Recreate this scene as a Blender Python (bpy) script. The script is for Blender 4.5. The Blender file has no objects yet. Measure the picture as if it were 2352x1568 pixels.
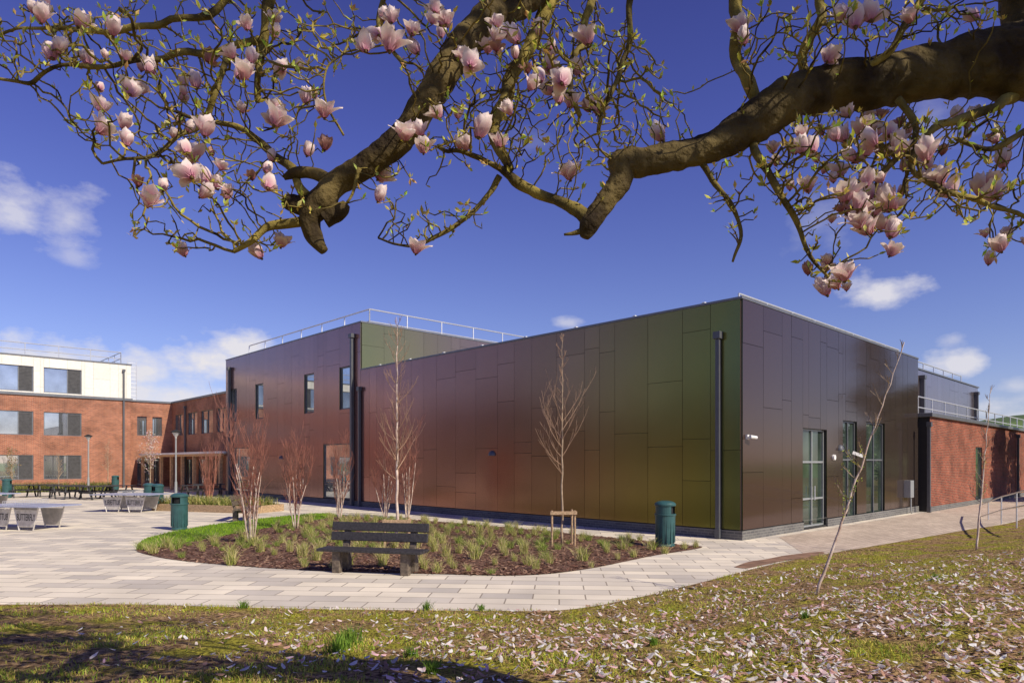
import bpy, math, random
import numpy as np
from mathutils import Vector, Matrix, noise
random.seed(7); rng=np.random.default_rng(7)
scene=bpy.context.scene
COL=scene.collection
# ---------------------------------------------------------------- survey frame
EYE=2.1; FL=1548.0; CX=1176.0; HY=1062.0
C=Vector((6.217,18.26)); Rv=Vector((.723,.691)); Rv.normalize(); Lv=Vector((-Rv.y,Rv.x)); TH=math.atan2(Rv.y,Rv.x)
def ray(px,py): return (px-CX)/FL,1.0,(HY-py)/FL
def on_s(s0,px,py):
    d=ray(px,py); k=(s0+C.dot(Rv))/(d[0]*Rv.x+Rv.y); return k*(d[0]*Lv.x+Lv.y)-C.dot(Lv), EYE+k*d[2]
def on_t(t0,px,py):
    d=ray(px,py); k=(t0+C.dot(Lv))/(d[0]*Lv.x+Lv.y); return k*(d[0]*Rv.x+Rv.y)-C.dot(Rv), EYE+k*d[2]
def gnd(px,py,z=0.0):
    Y=FL*(EYE-z)/(py-HY); return Vector(((px-CX)/FL*Y,Y,z))
def at(px,py,Y): return Vector(((px-CX)/FL*Y,Y,EYE+(HY-py)/FL*Y))
def st(s,t,z=0): return Vector((C.x+Rv.x*s+Lv.x*t, C.y+Rv.y*s+Lv.y*t, z))
# ---------------------------------------------------------------- materials
def newmat(name):
    m=bpy.data.materials.new(name); m.use_nodes=True; nt=m.node_tree
    return m,nt,nt.nodes['Principled BSDF']
def N(nt,t,**k):
    n=nt.nodes.new(t)
    for a,b in k.items(): setattr(n,a,b)
    return n
def mat(name,base,rough=.6,var=.15,scale=6,metal=0,bump=0,bscale=None,spec=.5,col2=None,attr=False,trans=0):
    m,nt,p=newmat(name); L=nt.links
    tc=N(nt,'ShaderNodeTexCoord'); nz=N(nt,'ShaderNodeTexNoise'); nz.inputs['Scale'].default_value=scale; nz.inputs['Detail'].default_value=6
    L.new(tc.outputs['Object'],nz.inputs['Vector'])
    r=N(nt,'ShaderNodeValToRGB'); c2=col2 or tuple(min(1,c*(1+var)) for c in base); c1=tuple(c*(1-var) for c in base) if not col2 else base
    r.color_ramp.elements[0].position=.35; r.color_ramp.elements[1].position=.65
    r.color_ramp.elements[0].color=(*c1,1); r.color_ramp.elements[1].color=(*c2,1)
    L.new(nz.outputs['Fac'],r.inputs['Fac']); out=r.outputs['Color']
    if attr:
        a=N(nt,'ShaderNodeAttribute',attribute_name='Col'); mx=N(nt,'ShaderNodeMixRGB',blend_type='MULTIPLY'); mx.inputs[0].default_value=1
        L.new(out,mx.inputs[1]); L.new(a.outputs['Color'],mx.inputs[2]); out=mx.outputs[0]
    L.new(out,p.inputs['Base Color']); p.inputs['Roughness'].default_value=rough; p.inputs['Metallic'].default_value=metal
    p.inputs['Specular IOR Level'].default_value=spec
    if bump:
        n2=N(nt,'ShaderNodeTexNoise'); n2.inputs['Scale'].default_value=bscale or scale*4; n2.inputs['Detail'].default_value=8
        L.new(tc.outputs['Object'],n2.inputs['Vector']); b=N(nt,'ShaderNodeBump'); b.inputs['Strength'].default_value=bump; b.inputs['Distance'].default_value=.03
        L.new(n2.outputs['Fac'],b.inputs['Height']); L.new(b.outputs[0],p.inputs['Normal'])
    if trans:
        tr=N(nt,'ShaderNodeBsdfTranslucent'); L.new(out,tr.inputs['Color']); ms=N(nt,'ShaderNodeMixShader'); ms.inputs[0].default_value=trans
        o=nt.nodes['Material Output']; L.new(p.outputs[0],ms.inputs[1]); L.new(tr.outputs[0],ms.inputs[2]); L.new(ms.outputs[0],o.inputs['Surface'])
    return m
def brickmat(name,c1,c2,mortar,bw,bh,ms,vec='wall',rot=0,rough=.85,bump=.4,dirt=.25,bias=0):
    m,nt,p=newmat(name); L=nt.links
    tc=N(nt,'ShaderNodeTexCoord'); sep=N(nt,'ShaderNodeSeparateXYZ'); cb=N(nt,'ShaderNodeCombineXYZ')
    if vec=='wall':
        L.new(tc.outputs['Object'],sep.inputs[0]); ad=N(nt,'ShaderNodeMath',operation='ADD')
        L.new(sep.outputs[0],ad.inputs[0]); L.new(sep.outputs[1],ad.inputs[1]); L.new(ad.outputs[0],cb.inputs[0]); L.new(sep.outputs[2],cb.inputs[1]); v=cb.outputs[0]
    else:
        mp=N(nt,'ShaderNodeMapping'); mp.inputs['Rotation'].default_value=(0,0,rot); L.new(tc.outputs['Object'],mp.inputs[0]); v=mp.outputs[0]
    b=N(nt,'ShaderNodeTexBrick'); L.new(v,b.inputs['Vector'])
    b.inputs['Scale'].default_value=1; b.inputs['Brick Width'].default_value=bw; b.inputs['Row Height'].default_value=bh
    b.inputs['Mortar Size'].default_value=ms; b.inputs['Mortar Smooth'].default_value=.1; b.inputs['Bias'].default_value=bias
    b.inputs['Color1'].default_value=(*c1,1); b.inputs['Color2'].default_value=(*c2,1); b.inputs['Mortar'].default_value=(*mortar,1)
    nz=N(nt,'ShaderNodeTexNoise'); nz.inputs['Scale'].default_value=.8; nz.inputs['Detail'].default_value=10; L.new(v,nz.inputs['Vector'])
    mr=N(nt,'ShaderNodeMapRange'); mr.inputs[1].default_value=.3; mr.inputs[2].default_value=.7; mr.inputs[3].default_value=1-dirt; mr.inputs[4].default_value=1+dirt*.4
    L.new(nz.outputs['Fac'],mr.inputs[0]); mx=N(nt,'ShaderNodeMixRGB',blend_type='MULTIPLY'); mx.inputs[0].default_value=1
    L.new(b.outputs['Color'],mx.inputs[1]); L.new(mr.outputs[0],mx.inputs[2]); L.new(mx.outputs[0],p.inputs['Base Color']); p.inputs['Roughness'].default_value=rough
    p.inputs['Specular IOR Level'].default_value=.3
    bp=N(nt,'ShaderNodeBump'); bp.inputs['Strength'].default_value=bump; bp.inputs['Distance'].default_value=.01; bp.invert=True
    L.new(b.outputs['Fac'],bp.inputs['Height']); L.new(bp.outputs[0],p.inputs['Normal'])
    return m
def cladmat(name,r0,r1,met):
    m,nt,p=newmat(name); L=nt.links
    g=N(nt,'ShaderNodeNewGeometry'); d=N(nt,'ShaderNodeVectorMath',operation='DOT_PRODUCT'); L.new(g.outputs['Incoming'],d.inputs[0]); L.new(g.outputs['Normal'],d.inputs[1])
    ab=N(nt,'ShaderNodeMath',operation='ABSOLUTE'); L.new(d.outputs['Value'],ab.inputs[0])
    r=N(nt,'ShaderNodeValToRGB'); L.new(ab.outputs[0],r.inputs[0]); cr=r.color_ramp
    stops=[(.2,(.27,.20,.19)),(.40,(.33,.20,.185)),(.55,(.36,.18,.155)),(.67,(.345,.18,.125)),(.75,(.32,.195,.10)),(.805,(.29,.215,.07)),(.855,(.235,.215,.055)),(.888,(.14,.175,.07))]
    cr.elements[0].position=stops[0][0]; cr.elements[0].color=(*stops[0][1],1); cr.elements[1].position=stops[-1][0]; cr.elements[1].color=(*stops[-1][1],1)
    for pos,c in stops[1:-1]:
        e=cr.elements.new(pos); e.color=(*c,1)
    a=N(nt,'ShaderNodeAttribute',attribute_name='Col'); mx=N(nt,'ShaderNodeMixRGB',blend_type='MULTIPLY'); mx.inputs[0].default_value=1
    L.new(r.outputs[0],mx.inputs[1]); L.new(a.outputs['Color'],mx.inputs[2]); L.new(mx.outputs[0],p.inputs['Base Color'])
    p.inputs['Metallic'].default_value=met
    tc=N(nt,'ShaderNodeTexCoord'); nz=N(nt,'ShaderNodeTexNoise'); nz.inputs['Scale'].default_value=.9; nz.inputs['Detail'].default_value=5; L.new(tc.outputs['Object'],nz.inputs[0])
    mr=N(nt,'ShaderNodeMapRange'); mr.inputs[3].default_value=r0; mr.inputs[4].default_value=r1; L.new(nz.outputs[0],mr.inputs[0]); L.new(mr.outputs[0],p.inputs['Roughness'])
    return m
M={}
M['clad']=cladmat('colour_shift_cladding',.17,.27,.8)
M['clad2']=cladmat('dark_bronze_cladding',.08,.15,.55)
M['brick']=brickmat('red_brick',(.46,.15,.075),(.26,.07,.04),(.42,.32,.23),.225,.075,.01,dirt=.4)
M['brick2']=brickmat('dark_red_brick',(.36,.075,.035),(.17,.035,.022),(.29,.18,.12),.225,.075,.012,dirt=.45)
M['plinth']=brickmat('grey_brick',(.17,.17,.16),(.11,.11,.11),(.24,.23,.21),.225,.075,.01)
M['paving']=brickmat('concrete_paving',(.88,.79,.62),(.56,.51,.44),(.34,.29,.23),.82,.4,.012,vec='flat',rot=math.radians(4),bump=.3,dirt=.16)
M['paver']=brickmat('block_path',(.64,.53,.42),(.52,.42,.33),(.3,.25,.2),.3,.15,.01,vec='flat',rot=math.radians(-43.7),bump=.3,dirt=.2)
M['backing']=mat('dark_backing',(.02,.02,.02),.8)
M['grey']=mat('dark_grey_metal',(.11,.115,.125),.4,metal=.2,var=.08)
M['roof']=mat('roof_membrane',(.2,.2,.2),.8)
M['coping']=mat('coping_metal',(.18,.19,.20),.4,metal=.4,var=.08)
M['galv']=mat('galvanised_steel',(.7,.71,.73),.4,metal=.5,var=.1,scale=20)
M['alu']=mat('light_grey_frame',(.36,.38,.38),.4,metal=.3,var=.05)
M['white']=mat('white_panel',(.78,.75,.66),.5,var=.05,attr=True)
M['wpaint']=mat('white_paint',(.8,.8,.78),.4,var=.03)
M['glass']=mat('window_glass',(.48,.52,.54),.02,var=.25,scale=.5,spec=.8,metal=.85)
M['doorglass']=mat('door_glass',(.07,.10,.08),.02,var=.5,scale=.7,spec=.9,metal=.4)
M['louvre']=mat('louvre_panel',(.07,.07,.07),.5,var=.2)
M['timber']=mat('timber',(.58,.34,.16),.6,var=.25,scale=9,bump=.2)
M['stake']=mat('weathered_stake',(.42,.29,.17),.8,var=.3,scale=20,bump=.3)
M['bench']=mat('recycled_plastic',(.04,.037,.039),.55,var=.35,scale=25,bump=.25,bscale=80)
M['benchleg']=mat('recycled_plastic_leg',(.14,.11,.08),.65,var=.35,scale=18,bump=.3,bscale=80)
M['bin']=mat('teal_bin_plastic',(.035,.10,.10),.35,var=.15,scale=5)
M['dark']=mat('black_void',(.008,.008,.008),.8)
M['blacktop']=mat('black_picnic',(.03,.03,.032),.5,var=.3)
M['lamp']=mat('lamp_glass',(.5,.5,.48),.3)
M['tabletop']=mat('table_top',(.30,.33,.45),.35,var=.1)
M['steel']=mat('table_steel',(.60,.57,.53),.45,metal=.4,var=.15,scale=8)
M['ink']=mat('black_lettering',(.015,.015,.015),.5)
M['mulch']=mat('bark_mulch',(.085,.043,.028),.95,scale=14,col2=(.24,.13,.085),bump=.9,bscale=45)
M['turf']=mat('turf',(.10,.19,.015),.9,scale=8,col2=(.20,.28,.03),bump=.8,bscale=60)
M['hillgrass']=mat('hill_grass',(.05,.09,.025),.95,scale=.012,col2=(.15,.24,.05))
M['blade']=mat('grass_blade',(1,1,1),.6,var=0,attr=True,trans=.25,spec=.25)
M['petal']=mat('petal',(1,1,1),.55,var=0,attr=True,trans=.35,spec=.3)
M['leaf']=mat('young_leaf',(1,1,1),.5,var=0,attr=True,trans=.35,spec=.3)
M['bark']=mat('magnolia_bark',(.028,.018,.009),.85,scale=5,col2=(.15,.11,.04),bump=1.0,bscale=20,spec=.2)
M['twig']=mat('lichen_twig',(.045,.032,.015),.85,scale=6,col2=(.32,.25,.06),bump=.4,bscale=60,spec=.2)
M['birch']=mat('birch_bark',(.74,.63,.53),.7,scale=7,col2=(.42,.29,.22),bump=.2)
M['birchtwig']=mat('birch_twigs',(.30,.12,.08),.7,var=.3,scale=5)
M['paletwig']=mat('pale_twigs',(.38,.24,.15),.7,var=.3,scale=5)
M['sapbark']=mat('sapling_bark',(.36,.27,.18),.75,var=.3,scale=9,bump=.3)
M['stain']=mat('damp_soil',(.24,.14,.085),.8,var=.3,scale=3)
# lawn
def lawnmat():
    m,nt,p=newmat('lawn'); L=nt.links
    tc=N(nt,'ShaderNodeTexCoord')
    def nz(s,d=8):
        n=N(nt,'ShaderNodeTexNoise'); n.inputs['Scale'].default_value=s; n.inputs['Detail'].default_value=d; L.new(tc.outputs['Object'],n.inputs[0]); return n
    def ramp(n,a,b,c0,c1):
        r=N(nt,'ShaderNodeValToRGB'); r.color_ramp.elements[0].position=a; r.color_ramp.elements[1].position=b
        r.color_ramp.elements[0].color=(*c0,1); r.color_ramp.elements[1].color=(*c1,1); L.new(n.outputs[0],r.inputs[0]); return r
    a=ramp(nz(26),.38,.60,(.09,.08,.012),(.42,.38,.05)); b=ramp(nz(18),.38,.60,(.075,.042,.02),(.44,.29,.14)); k=ramp(nz(1.6),.40,.54,(0,0,0),(1,1,1))
    mx=N(nt,'ShaderNodeMixRGB'); L.new(k.outputs[0],mx.inputs[0]); L.new(a.outputs[0],mx.inputs[1]); L.new(b.outputs[0],mx.inputs[2]); L.new(mx.outputs[0],p.inputs['Base Color'])
    p.inputs['Roughness'].default_value=.95; p.inputs['Specular IOR Level'].default_value=.1
    bp=N(nt,'ShaderNodeBump'); bp.inputs['Strength'].default_value=.9; bp.inputs['Distance'].default_value=.035; L.new(nz(34).outputs[0],bp.inputs['Height']); L.new(bp.outputs[0],p.inputs['Normal'])
    return m
M['lawn']=lawnmat()
# ---------------------------------------------------------------- mesh builder
class MB:
    def __init__(s): s.v=[];s.f=[];s.m=[];s.c=[]
    def add(s,vs,fs,mi=0,col=(1,1,1)):
        o=len(s.v); s.v+= [tuple(v) for v in vs]; s.f+=[tuple(i+o for i in f) for f in fs]; s.m+=[mi]*len(fs); s.c+=[col]*len(vs) if not isinstance(col,list) else col
    def box(s,c,sz,mi=0,Mx=None,col=(1,1,1),taper=1):
        vs=[]
        for z in(-.5,.5):
            k=1 if z<0 else taper
            for x,y in((-.5,-.5),(.5,-.5),(.5,.5),(-.5,.5)):
                v=Vector((x*sz[0]*k,y*sz[1]*k,z*sz[2]))
                if Mx: v=Mx@v
                vs.append(v+Vector(c))
        s.add(vs,[(3,2,1,0),(4,5,6,7),(0,1,5,4),(1,2,6,5),(2,3,7,6),(3,0,4,7)],mi,col)
    def bx(s,a,b,mi=0,col=(1,1,1)):
        s.box([(a[i]+b[i])/2 for i in range(3)],[abs(b[i]-a[i]) for i in range(3)],mi,None,col)
    def tube(s,pts,rads,n=8,mi=0,rough=0,col=(1,1,1)):
        pts=[Vector(p) for p in pts]
        if not hasattr(rads,'__len__'): rads=[rads]*len(pts)
        vs=[];fs=[];u=None
        for i,p in enumerate(pts):
            t=(pts[min(i+1,len(pts)-1)]-pts[max(i-1,0)]); t=t.normalized() if t.length>1e-9 else Vector((0,0,1))
            if u is None: u=t.orthogonal().normalized()
            else:
                u=(u-t*u.dot(t)); u=u.normalized() if u.length>1e-6 else t.orthogonal().normalized()
            w=t.cross(u)
            for k in range(n):
                a=2*math.pi*k/n; dd=u*math.cos(a)+w*math.sin(a); r=rads[i]
                if rough: r*=1+rough*noise.noise((p+dd*r)*9)+rough*.6*noise.noise((p+dd*r)*27)
                vs.append(p+dd*r)
        for i in range(len(pts)-1):
            for k in range(n):
                a=i*n+k;b=i*n+(k+1)%n; fs.append((a,b,b+n,a+n))
        fs.append(tuple(range(n-1,-1,-1))); fs.append(tuple(range((len(pts)-1)*n,len(pts)*n)))
        s.add(vs,fs,mi,col)
    def lathe(s,prof,n=24,o=(0,0,0),mi=0):
        vs=[];fs=[]
        for r,z in prof:
            for k in range(n):
                a=2*math.pi*k/n; vs.append((o[0]+r*math.cos(a),o[1]+r*math.sin(a),o[2]+z))
        for i in range(len(prof)-1):
            for k in range(n):
                a=i*n+k;b=i*n+(k+1)%n; fs.append((a,b,b+n,a+n))
        fs.append(tuple(range(n-1,-1,-1))); fs.append(tuple(range((len(prof)-1)*n,len(prof)*n)))
        s.add(vs,fs,mi)
    def build(s,name,mats,parent=None,off=(0,0,0),smooth=False,bevel=0,loc=None):
        me=bpy.data.meshes.new(name); v=s.v
        if any(off): v=[(a-off[0],b-off[1],c-off[2]) for a,b,c in v]
        me.from_pydata(v,[],s.f)
        mats=mats if isinstance(mats,list) else [mats]
        for m in mats: me.materials.append(M[m] if isinstance(m,str) else m)
        me.polygons.foreach_set('material_index',s.m)
        ca=me.color_attributes.new('Col','FLOAT_COLOR','POINT'); arr=np.ones((len(v),4),dtype=np.float32); arr[:,:3]=np.array(s.c,dtype=np.float32).reshape(-1,3); ca.data.foreach_set('color',arr.ravel())
        if smooth: me.polygons.foreach_set('use_smooth',[True]*len(me.polygons))
        me.update(); ob=bpy.data.objects.new(name,me); COL.objects.link(ob)
        if parent: ob.parent=parent
        if loc is not None: ob.location=loc
        if bevel:
            b=ob.modifiers.new('bevel','BEVEL'); b.width=bevel; b.segments=2; b.limit_method='ANGLE'
        return ob
def empty(name,loc,label,cat,rz=0,group=None,kind=None):
    e=bpy.data.objects.new(name,None); e.empty_display_size=.3; e.location=loc; e.rotation_euler=(0,0,rz); COL.objects.link(e)
    e['label']=label; e['category']=cat
    if group: e['group']=group
    return e
def tag(o,label,cat,kind=None,group=None):
    o['label']=label; o['category']=cat
    if kind:o['kind']=kind
    if group:o['group']=group
    return o
def dup(e,loc,rz,label=None,scale=1):
    n=e.copy(); COL.objects.link(n); n.location=loc; n.rotation_euler=(0,0,rz); n.scale=(scale,)*3
    if label:n['label']=label
    def rec(src,dst):
        for c in src.children:
            k=c.copy(); COL.objects.link(k); k.parent=dst; rec(c,k)
    rec(e,n); return n
def npmesh(name,V,F,Cc,m):
    me=bpy.data.meshes.new(name); me.from_pydata(V.tolist(),[],F.tolist()); me.materials.append(M[m])
    ca=me.color_attributes.new('Col','FLOAT_COLOR','POINT'); a=np.ones((len(V),4),dtype=np.float32); a[:,:3]=Cc; ca.data.foreach_set('color',a.ravel())
    ob=bpy.data.objects.new(name,me); COL.objects.link(ob); return ob
# ---------------------------------------------------------------- camera / light / world
cam=bpy.data.cameras.new('camera'); co=bpy.data.objects.new('camera',cam); COL.objects.link(co); scene.camera=co
co.location=(0,0,EYE); co.rotation_euler=(math.pi/2,0,0); cam.sensor_width=36; cam.lens=FL/2352*36; cam.shift_y=278/2352; cam.clip_end=5000; cam.clip_start=.05
el=math.radians(39); sd=Vector((.79,-.61)).normalized(); sund=Vector((sd.x*math.cos(el),sd.y*math.cos(el),math.sin(el)))
sl=bpy.data.lights.new('sun','SUN'); sl.energy=5; sl.angle=math.radians(.5); sl.color=(1,.90,.73); so=bpy.data.objects.new('sun',sl); COL.objects.link(so)
so.rotation_euler=sund.to_track_quat('Z','Y').to_euler()
w=bpy.data.worlds.new('World'); scene.world=w; w.use_nodes=True; nt=w.node_tree; L=nt.links
bg=nt.nodes['Background']; sky=N(nt,'ShaderNodeTexSky'); sky.sky_type='NISHITA'; sky.sun_disc=False; sky.sun_elevation=el; sky.sun_rotation=math.atan2(sd.x,sd.y)
sky.ozone_density=4; sky.dust_density=.3; sky.air_density=1.0
tc=N(nt,'ShaderNodeTexCoord'); sp=N(nt,'ShaderNodeSeparateXYZ'); L.new(tc.outputs['Generated'],sp.inputs[0])
def MT(op,a,b=None,c=None,clamp=False):
    n=N(nt,'ShaderNodeMath',operation=op); n.use_clamp=clamp
    for i,x in enumerate((a,b,c)):
        if x is None: continue
        if isinstance(x,(int,float)): n.inputs[i].default_value=x
        else: L.new(x,n.inputs[i])
    return n.outputs[0]
az=MT('ARCTAN2',sp.outputs[0],sp.outputs[1]); ele=MT('ARCSINE',sp.outputs[2])
rp=N(nt,'ShaderNodeValToRGB'); L.new(MT('DIVIDE',ele,.7,clamp=True),rp.inputs[0]); c_=rp.color_ramp
c_.elements[0].position=0; c_.elements[0].color=(.94,.84,1,1); c_.elements[1].position=1; c_.elements[1].color=(.46,.33,.76,1)
e_=c_.elements.new(.3); e_.color=(.80,.68,1,1); e_=c_.elements.new(.62); e_.color=(.62,.49,.98,1)
tn=N(nt,'ShaderNodeMixRGB',blend_type='MULTIPLY'); tn.inputs[0].default_value=1; L.new(sky.outputs[0],tn.inputs[1]); L.new(rp.outputs[0],tn.inputs[2]); L.new(tn.outputs[0],bg.inputs[0]); bg.inputs[1].default_value=.12
cv=N(nt,'ShaderNodeCombineXYZ'); L.new(az,cv.inputs[0]); L.new(MT('MULTIPLY',ele,1.7),cv.inputs[1])
n1=N(nt,'ShaderNodeTexNoise'); n1.inputs['Scale'].default_value=12; n1.inputs['Detail'].default_value=10; n1.inputs['Roughness'].default_value=.6; L.new(cv.outputs[0],n1.inputs[0])
nn=MT('MULTIPLY',MT('SUBTRACT',n1.outputs[0],.47),3.6)
clouds=[(20,480,110,70,.8),(160,515,90,55,.65),(165,590,50,25,.45),(90,830,230,50,1.15),(330,850,110,50,1.1),(470,835,140,62,1.2),(540,800,70,40,1.1),(330,905,190,50,1.0),(2035,672,100,34,1.0),(2200,832,75,24,.95),(2190,775,40,18,.5),(2290,935,100,24,.85),(2330,885,50,16,.5),(1300,742,40,14,.6),(1880,500,90,50,.22),(2150,260,110,60,.18),(2340,960,80,24,.8),(1230,330,60,30,.1)]
mask=None
for px,py,wx,wy,dn in clouds:
    u=(px-CX)/FL; a0=math.atan(u); e0=math.atan((HY-py)/FL/math.sqrt(1+u*u)); wa=wx/FL/(1+u*u); we=wy/FL
    dx=MT('DIVIDE',MT('SUBTRACT',az,a0),wa); dy=MT('DIVIDE',MT('SUBTRACT',ele,e0),we)
    e=MT('SQRT',MT('ADD',MT('MULTIPLY',dx,dx),MT('MULTIPLY',dy,dy)))
    k=MT('MULTIPLY',MT('ADD',MT('SUBTRACT',1.0,e),nn,clamp=True),dn)
    mask=k if mask is None else MT('MAXIMUM',mask,k)
mask=MT('MULTIPLY',mask,.85,clamp=True)
cbg=N(nt,'ShaderNodeBackground'); cbg.inputs[0].default_value=(.88,.85,.88,1); cbg.inputs[1].default_value=.92
ms=N(nt,'ShaderNodeMixShader'); L.new(mask,ms.inputs[0]); L.new(bg.outputs[0],ms.inputs[1]); L.new(cbg.outputs[0],ms.inputs[2]); L.new(ms.outputs[0],nt.nodes['World Output'].inputs[0])
scene.view_settings.view_transform='Standard'; scene.view_settings.look='None'; scene.view_settings.exposure=0
# ---------------------------------------------------------------- ground
def poly(name,pts,m,z,label,cat,kind='structure'):
    mb=MB(); mb.add([(p[0],p[1],z) for p in pts],[tuple(range(len(pts)))]); return tag(mb.build(name,m),label,cat,kind)
mb=MB(); mb.add([(-2500,-2500,-.03),(2500,-2500,-.03),(2500,3500,-.03),(-2500,3500,-.03)],[(0,1,2,3)])
tag(mb.build('ground','turf'),'wide flat green ground reaching the horizon','ground','structure')
poly('plaza_paving',[(-70,7),(45,7),(60,90),(-70,90)],'paving',0,'plaza of cream and grey concrete slabs','paving')
def cr(P,n=12):
    out=[]
    P=[Vector(p) for p in P]
    for i in range(len(P)-1):
        a=P[max(i-1,0)];b=P[i];c=P[i+1];d=P[min(i+2,len(P)-1)]
        for k in range(n):
            t=k/n; out.append(.5*((2*b)+(c-a)*t+(2*a-5*b+4*c-d)*t*t+(3*b-a-3*c+d)*t**3))
    out.append(P[-1]); return out
ed=[(-60,10.4),(-30,10.2),(-14,10.05)]+[tuple(gnd(a,b)[:2]) for a,b in((0,1388),(300,1388),(700,1398),(1100,1402),(1300,1400),(1450,1375),(1600,1340),(1800,1290),(2000,1255),(2200,1220),(2352,1190))]+[(30,38),(60,70)]
edc=cr(ed,10); ex=np.array([p[0] for p in edc]); ey=np.array([p[1] for p in edc])
def lawnz(x,y):
    d=np.maximum(0,(np.interp(x,ex,ey)-y))*np.where(np.asarray(x)>1.5,.75,1.0); q=np.clip(d/5.5,0,1); return .02+.5*q*q*(3-2*q)+.02*np.sin(np.asarray(x)*1.7+np.asarray(y))*q
def gl(px,py):
    z=.2
    for _ in range(12):
        p=gnd(px,py,z); z=float(lawnz(p.x,p.y))
    return gnd(px,py,z)
xs=np.concatenate([np.linspace(-60,-12,16),np.linspace(-11.5,16,260),np.linspace(17,60,50)]); vv=np.linspace(0,1,160)
X=np.repeat(xs[:,None],160,1); E=np.interp(xs,ex,ey)[:,None]; Yg=E+(-8-E)*vv[None,:]**1.0
Z=lawnz(X,Yg)+rng.normal(0,.008,X.shape); Z[:,0]=.006
V=np.stack([X,Yg,Z],-1).reshape(-1,3); idx=np.arange(len(xs)*160).reshape(len(xs),160)
F=np.stack([idx[:-1,:-1],idx[1:,:-1],idx[1:,1:],idx[:-1,1:]],-1).reshape(-1,4)
lo=npmesh('lawn_bank',V,F,np.ones((len(V),3)),'lawn'); lo.data.polygons.foreach_set('use_smooth',[True]*len(F)); tag(lo,'mossy patchy grass bank rising from the paving','lawn','structure')
# paved path beside right face
pp=[st(1.5,-.35),st(60,-.35)]+[Vector((x,float(np.interp(x,ex,ey))+.02,0)) for x in (44,30,24,19,16,13,10,8,6.6)]
poly('block_path',[(p.x,p.y) for p in pp],'paver',.004,'reddish block paved path beside the hall','path')
sp_=cr([gnd(a,b) for a,b in((1686,1302),(1720,1290),(1760,1284),(1800,1276),(1850,1270),(1886,1267),(1892,1272),(1850,1281),(1800,1288),(1750,1298),(1715,1305),(1686,1302))],4)[:-1]
poly('damp_stain',[(p.x,p.y) for p in sp_],'stain',.008,'brown damp soil stain on paving','stain')
# planting bed
def sm(P,n=6):
    P=[Vector((p[0],p[1])) for p in P]; m=len(P); out=[]
    for i in range(m):
        a,b,c,d=P[i-1],P[i],P[(i+1)%m],P[(i+2)%m]
        for k in range(n):
            t=k/n; out.append(.5*((2*b)+(c-a)*t+(2*a-5*b+4*c-d)*t*t+(3*b-a-3*c+d)*t**3))
    return out
bed=sm([gnd(a,b) for a,b in((318,1258),(345,1275),(450,1291),(700,1309),(1000,1318),(1200,1321),(1350,1306),(1500,1276),(1612,1257),(1560,1250),(1400,1234),(1200,1214),(1000,1197),(850,1188),(740,1184),(560,1202),(400,1228))])
poly('planting_bed',bed,'mulch',.008,'planting bed covered with bark mulch','flower bed')
turf=sm([gnd(a,b) for a,b in((316,1256),(335,1238),(400,1221),(500,1204),(620,1189),(740,1179),(765,1187),(640,1208),(540,1226),(470,1240),(400,1250),(340,1262))])
poly('turf_strip',turf,'turf',.016,'strip of bright green turf edging the planting bed','lawn')
def inside(p,P):
    c=False;j=len(P)-1
    for i in range(len(P)):
        if (P[i][1]>p[1])!=(P[j][1]>p[1]) and p[0]<(P[j][0]-P[i][0])*(p[1]-P[i][1])/(P[j][1]-P[i][1])+P[i][0]: c=not c
        j=i
    return c
# ---------------------------------------------------------------- blades
def blades(name,P,h,wd,cols,m='blade',lean=.5):
    n=len(P); a=rng.uniform(0,2*np.pi,n); b=rng.uniform(0,2*np.pi,n); hh=h*rng.uniform(.5,1.3,n); ln=hh*lean*rng.uniform(0,1.4,n)
    d=np.stack([np.cos(a)*wd/2,np.sin(a)*wd/2,np.zeros(n)],-1); tip=P+np.stack([np.cos(b)*ln,np.sin(b)*ln,hh],-1); mid=P+np.stack([np.cos(b)*ln*.35,np.sin(b)*ln*.35,hh*.6],-1)
    V=np.stack([P-d,P+d,mid+d*.7,mid-d*.7,tip],1).reshape(-1,3); i=np.arange(n)*5
    F=[(k,k+1,k+2,k+3) for k in i]+[(k+3,k+2,k+4) for k in i]
    me=bpy.data.meshes.new(name); me.from_pydata(V.tolist(),[],F); me.materials.append(M[m])
    ca=me.color_attributes.new('Col','FLOAT_COLOR','POINT'); A=np.ones((n*5,4),dtype=np.float32); A[:,:3]=np.repeat(cols,5,0); ca.data.foreach_set('color',A.ravel())
    ob=bpy.data.objects.new(name,me); COL.objects.link(ob); return ob
def gcols(n,pal):
    pal=np.array(pal); return pal[rng.integers(0,len(pal),n)]*rng.uniform(.7,1.25,(n,1))
n=150000; y=4.2+rng.random(n)**1.3*12; x=(rng.uniform(-.8,.86,n))*y
nzv=np.array([noise.noise((a*.9,b*.9,0))+.8*noise.noise((a*3,b*3,5)) for a,b in zip(x,y)])
edge=np.clip(1-(np.interp(x,ex,ey)-y)/1.2,0,1)
keep=(y<np.interp(x,ex,ey)-.01)&(rng.random(n)<np.clip(.36+nzv*1.7+edge*.5,.05,1)); x=x[keep];y=y[keep]; hv=nzv[keep]
P=np.stack([x,y,lawnz(x,y)],-1)
gc=gcols(len(x),[(.36,.40,.04),(.26,.36,.04),(.48,.44,.07),(.52,.42,.13),(.38,.26,.11),(.22,.32,.04)])*np.clip(1+hv[:,None]*.6,.6,1.4)
gb=blades('lawn_grass',P,.036,.009,gc,lean=1.0); tag(gb,'short mossy grass blades on the bank','grass','stuff')
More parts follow.
